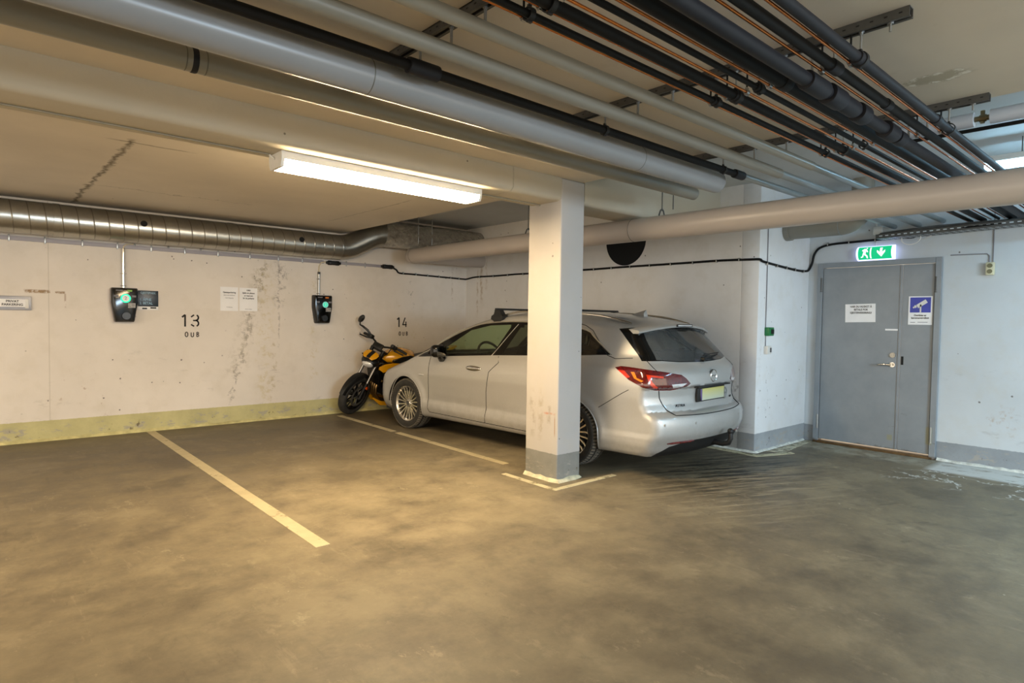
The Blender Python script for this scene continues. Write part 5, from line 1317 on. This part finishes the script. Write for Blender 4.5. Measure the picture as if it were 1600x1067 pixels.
m = MB(); m.cyl((7.511, 2.236, .965), (7.498, 2.236, .965), .027, n=24); m.cyl((7.50, 2.236, .965), (7.455, 2.236, .965), .011, n=12); m.tube([(7.457, 2.236, .965), (7.452, 2.27, .966), (7.455, 2.37, .962)], [.012, .0105, .0095], n=12); put(m, 'handle', M_CHROME, e)
m = MB(); m.cyl((7.511, 2.236, 1.07), (7.496, 2.236, 1.07), .027, n=24); m.cyl((7.498, 2.236, 1.07), (7.490, 2.236, 1.07), .016, n=20); put(m, 'lock_cylinder', M_STEEL, e)
m = MB(); m.box((7.511, 2.145, 1.015), (.006, .022, .09), bev=.002); put(m, 'strike_slot', M_GAP, e)
m = MB(); m.box((7.507, 2.257, 1.345), (.006, .12, .018)); put(m, 'tape_strip', M_PAPER, e, smooth=0)
# paper notice and camera sign on the door
e = thing('door_notice', 'white paper notice in capitals taped to the left door leaf', 'notice', (7.508, 2.576, 1.52))
m = MB(); m.box((7.508, 2.576, 1.525), (.003, .312, .205), R=Matrix.Rotation(radians(-1.2), 3, 'X')); put(m, 'paper', M_PAPER, e, smooth=0)
text('HAR DU HUSKET \u00c5\nBETALE FOR\nGJESTEPARKERING?', .030, (7.5058, 2.570, 1.562), DX, BZ, M_INK, e, org=e.location, bold=.0006, line=1.15, sx=.86)
e = thing('camera_sign', 'blue and white camera surveillance sign on the narrow door leaf', 'sign', (7.51, 1.995, 1.55))
m = MB(); m.box((7.5105, 1.995, 1.553), (.003, .218, .300)); put(m, 'sheet', M_PAPER, e, smooth=0)
m = MB(); m.box((7.5085, 1.995, 1.612), (.002, .188, .160)); put(m, 'blue_panel', simple('sign_blue', '#1b35a0', .4), e, smooth=0)
m = MB(); O = (7.5068, 1.995, 1.612); LD = [(-.052, -.004), (.032, .062), (.056, .022), (-.030, -.040)]
def sg(poly): m.prism([(a, b) for a, b in poly], O, DX, BZ, .0015)
sg([(-.038, .000), (.046, .058), (.066, .024), (-.018, -.034)]); sg([(-.058, -.012), (-.045, .000), (-.030, -.022), (-.045, -.033)]); sg([(-.070, -.025), (-.052, -.012), (-.046, -.024), (-.060, -.036)]); sg([(-.004, -.078), (.010, -.078), (.010, .004), (-.004, .004)])
put(m, 'camera_pictogram', M_WPL, e, smooth=0)
text('Omr\u00e5det er\nkameraoverv\u00e5ket', .027, (7.5083, 1.995, 1.488), DX, BZ, M_INK, e, org=e.location, bold=.0006, sx=.86)
m = MB(); m.box((7.5085, 2.06, 1.428), (.001, .045, .006)); m.box((7.5085, 1.97, 1.430), (.001, .09, .005)); put(m, 'small_print', M_INKG, e, smooth=0)
# exit sign
M_GREEN = emit('exit_green', (.01, .42, .17, 1), 1.1); M_EXW = emit('exit_white', (.86, .93, 1.0, 1), .95); M_EXH = emit('exit_housing', (.50, .58, 1.0, 1), 2.0)
e = thing('exit_sign', 'glowing green exit sign with a running man and an arrow above the door', 'exit sign', (7.50, 2.435, 2.185))
yc, zc, r = 2.435, 2.188, .078
m = MB(); prof = [V3(7.53 - r*1.05*sin(a), 0, zc + r*cos(a)) for a in [pi*k/16 for k in range(17)]]
m.loft([[p + V3(0, yc+s*.185, 0) for p in prof] for s in (-1, 1)], caps=True); put(m, 'white_housing', M_EXH, e, smooth=50)
m = MB(); prof2 = [V3(7.53 - (r*1.05+.003)*sin(a), 0, zc + (r+.003)*cos(a)) for a in [radians(32+116*k/14) for k in range(15)]]; prof2i = [V3(p.x+.002, 0, p.z) for p in reversed(prof2)]
m.loft([[p + V3(0, yc+s*.165, 0) for p in prof2+prof2i] for s in (-1, 1)]); put(m, 'green_panel', M_GREEN, e, smooth=50)
def curved(polys, nm):
    """flat outline cut into narrow rows and rolled on to the round sign"""
    bm = bmesh.new()
    for poly in polys:
        f = bm.faces.new([bm.verts.new((a, b, 0)) for a, b in poly])
    bmesh.ops.triangulate(bm, faces=bm.faces[:])
    for k in range(-9, 10):
        bmesh.ops.bisect_plane(bm, geom=bm.faces[:] + bm.edges[:] + bm.verts[:], plane_co=(0, k*.008, 0), plane_no=(0, 1, 0), dist=1e-6)
    bmesh.ops.solidify(bm, geom=bm.faces[:], thickness=.0015)
    for v in bm.verts:
        th = pi/2 - v.co.y/r; rr = r*1.05 + .0040 + (.0008 if abs(v.co.z) > .0005 else .0)
        v.co = (7.53 - rr*sin(th), yc - v.co.x, zc + (r+.0045)*cos(th))
    m = MB(); m.bm.free(); m.bm = bm; put(m, nm, M_EXW, e, smooth=0)
curved([[(-.045, .062), (-.045, -.064), (-.030, -.064), (-.030, .062)], [(-.125, .030), (-.098, .052), (-.075, .040), (-.060, .012), (-.068, .004), (-.080, .020), (-.085, -.01), (-.066, -.03), (-.066, -.060), (-.080, -.060), (-.082, -.036), (-.104, -.018), (-.112, -.044), (-.136, -.052), (-.138, -.040), (-.122, -.034), (-.108, .014), (-.118, .020)], [(-.084, .058), (-.076, .064), (-.068, .058), (-.068, .050), (-.076, .044), (-.084, .050)]], 'running_man')
curved([[(.055, .052), (.080, .052), (.080, .004), (.108, .026), (.108, .002), (.0675, -.048), (.027, .002), (.027, .026), (.055, .004)]], 'arrow')
# call point, switch, sockets, conduit
e = thing('call_point', 'small green call point box on the pier beside the door', 'call point', (6.50, 3.157, 1.305))
m = MB(); m.box((6.50, 3.130, 1.305), (.115, .055, .092), bev=.008); put(m, 'box', simple('call_point_green', '#12703a', .4, var=.1), e)
m = MB(); m.box((6.515, 3.100, 1.305), (.06, .008, .05), bev=.002); put(m, 'window', M_GAP, e)
m = MB(); m.tube([(6.455, 3.150, 1.35), (6.457, 3.150, 1.7), (6.452, 3.150, 2.5)], .0045, n=6); m.tube([(6.463, 3.150, 1.26), (6.465, 3.150, 1.14)], .004, n=6); put(m, 'wire', M_INKG, e)
e = thing('light_switch', 'small white switch below the green call point', 'switch', (6.485, 3.157, 1.10))
m = MB(); m.box((6.485, 3.135, 1.105), (.095, .044, .088), bev=.006); put(m, 'box', M_WPL, e)
m = MB(); m.box((6.505, 3.110, 1.105), (.028, .010, .05), bev=.003); put(m, 'rocker', simple('rocker_grey', '#55565a', .4), e)
e = thing('power_socket', 'cream double power socket hanging on the wall right of the door', 'socket', (7.53, 1.415, 1.96))
m = MB(); m.box((7.502, 1.415, 1.962), (.055, .068, .125), bev=.008); put(m, 'box', simple('cream_plastic', '#c9c6a8', .4), e)
for zz in (1.99, 1.934):
    m = MB(); m.cyl((7.474, 1.415, zz), (7.470, 1.415, zz), .022, n=20); put(m, 'outlet', simple('outlet_olive', '#6d6b50', .5), e)
m = MB(); m.tube([(7.522, 1.40, 2.02), (7.524, 1.40, 2.6), (7.524, 1.40, 2.88)], .004, n=6); m.tube([(7.522, 1.43, 2.02), (7.524, 1.43, 2.09), (7.524, 1.45, 2.112), (7.524, 1.75, 2.118)], .005, n=6); put(m, 'wire', M_INKG, e)
e = thing('junction_box', 'square white junction box above the exit sign', 'junction box', (7.53, 2.44, 2.44))
m = MB(); m.box((7.505, 2.42, 2.43), (.05, .09, .09), bev=.006); put(m, 'box', M_WPL, e)
m = MB(); m.cyl((7.51, 2.44, 2.475), (7.51, 2.44, 2.51), .012, n=10); m.tube([(7.52, 2.44, 2.385), (7.52, 2.44, 2.26)], .004, n=6); put(m, 'gland', M_WPL, e)
# cable tray over the door
e = thing('cable_tray', 'perforated steel cable tray hanging above the door', 'cable tray', (7.25, 1.2, 2.34))
tr = [V3(7.36, 2.36, 2.315), V3(7.18, -1.2, 2.38)]; dd = (tr[1]-tr[0]).normalized(); sd_ = V3(dd.y, -dd.x, 0).normalized()
m = MB()
L = (tr[1]-tr[0]).length; up = V3(0, 0, 1); mid_ = (tr[0]+tr[1])/2
Rt = Matrix((dd, sd_, dd.cross(sd_))).transposed()
m.box(mid_, (L, .20, .004), R=Rt); m.box(mid_ + sd_*.10 + up*.02, (L, .004, .045), R=Rt); m.box(mid_ - sd_*.10 + up*.02, (L, .004, .045), R=Rt)
for k in range(60):
    for s in (-1, 1):
        m.box(tr[0] + dd*(.05+k*.058) + sd_*s*.1025 + up*.022, (.030, .0015, .010), R=Rt, mi=1)
    for q in (-.06, 0, .06): m.box(tr[0] + dd*(.05+k*.058) + sd_*q - up*.0028, (.030, .012, .0015), R=Rt, mi=1)
put(m, 'tray', [M_STEELD, simple('slot_pale', '#c3cbd0', .6)], e, smooth=0)
M_TRAYC = [('black', M_BLACK), ('dark grey', M_STEELD), ('copper', M_COPPER), ('black', M_BLACK), ('light grey', M_CORE)]
m = MB(); mcop = MB(); rnd = random.Random(11)
e = thing('cable_bundle', 'tangled dark cables and copper lines lying in the tray above the door', 'cables', (7.25, 1.2, 2.38))
for k in range(9):
    o_ = -.08 + .02*k; zz = .02 + .014*rnd.random() + (.03 if k % 3 == 0 else 0); P_l = []
    for j in range(14):
        P_l.append(tr[0] + dd*(.02 + (L-.1)*j/13) + sd_*(o_ + .018*sin(j*1.3+k*2)) + up*(zz + .010*sin(j*.9+k)))
    if k % 3 == 1: P_l = P_l[:9] + [P_l[8] + V3(.06, -.10, .06), P_l[8] + V3(.09, -.16, .16)]
    mm = MB(); mm.tube(P_l, .011 if k % 3 else .016, n=8); put(mm, 'cable', [M_BLACK, M_STEELD, M_COPPER, M_BLACK, M_CORE][k % 5], e)
# curl of white cable hanging from the tray
m = MB(); c = V3(7.40, 2.06, 2.335)
m.tube([c + V3(-.02*k/14, .085*cos(pi*k/10)*(.7+.02*k), .05*sin(pi*k/10)*(1+.02*k) - .002*k) for k in range(22)], .006, n=6)
m.tube([(7.44, 2.10, 2.32), (7.43, 2.02, 2.36), (7.42, 1.93, 2.365), (7.42, 1.90, 2.32), (7.43, 1.96, 2.29), (7.46, 2.03, 2.30)], .005, n=6)
tag(m.obj('white_cable', M_WPL, org=c), 'loose curl of white cable hanging under the cable tray', 'cable')
# dark chip lying on the floor at the right edge
m = MB(); rnd = random.Random(5); m.loft([[V3(3.475+.022*cos(2*pi*k/7)*s*rnd.uniform(.8, 1.2), -.235+.014*sin(2*pi*k/7)*s*rnd.uniform(.8, 1.2), z) for k in range(7)] for z, s in ((.0, 1), (.006, .95), (.010, .4))])
chip_ = m.obj('stone_chip', simple('dark_stone', '#1d1c1f', .6), org=(3.475, -.235, 0)); tag(chip_, 'small dark stone chip lying on the floor near the right edge', 'stone')
# ------------------------------------------------------------------ light and world
def area(name, loc, size, sy, power, col, rot=(0, 0, 0)):
    ld = bpy.data.lights.new(name, 'AREA'); ld.shape = 'RECTANGLE'; ld.size = size; ld.size_y = sy; ld.energy = power; ld.color = col
    o = bpy.data.objects.new(name, ld); COL.objects.link(o); o.location = loc; o.rotation_euler = rot; return o
# the other battens of the garage, behind and beside the camera, and an added fill
area('garage_lamp_warm', (-2.6, 3.87, 2.30), 1.5, .12, 130, (1.0, .76, .46))
area('garage_lamp_cool', (4.8, -2.6, 2.30), .3, 1.5, 170, (.46, .76, 1.0))
area('fill_light', (2.6, -5.2, 1.9), 2.6, .9, 210, (.58, .80, 1.0), (radians(88), 0, radians(-18)))  # unseen fill added behind the camera to brighten walls and car
w = bpy.data.worlds.new('world'); SC.world = w; w.use_nodes = True
bg = w.node_tree.nodes['Background']; bg.inputs[0].default_value = (1.0, .87, .70, 1); bg.inputs[1].default_value = 1.95
SC.view_settings.view_transform = 'Standard'; SC.view_settings.look = 'None'; SC.view_settings.gamma = 1.0
SC.view_settings.use_curve_mapping = False; SC.view_settings.exposure = 0.45
SC.cycles.max_bounces = 8; SC.cycles.diffuse_bounces = 5; SC.cycles.glossy_bounces = 4; SC.cycles.transparent_max_bounces = 12
SC.cycles.use_denoising = True; SC.cycles.caustics_reflective = False; SC.cycles.caustics_refractive = False
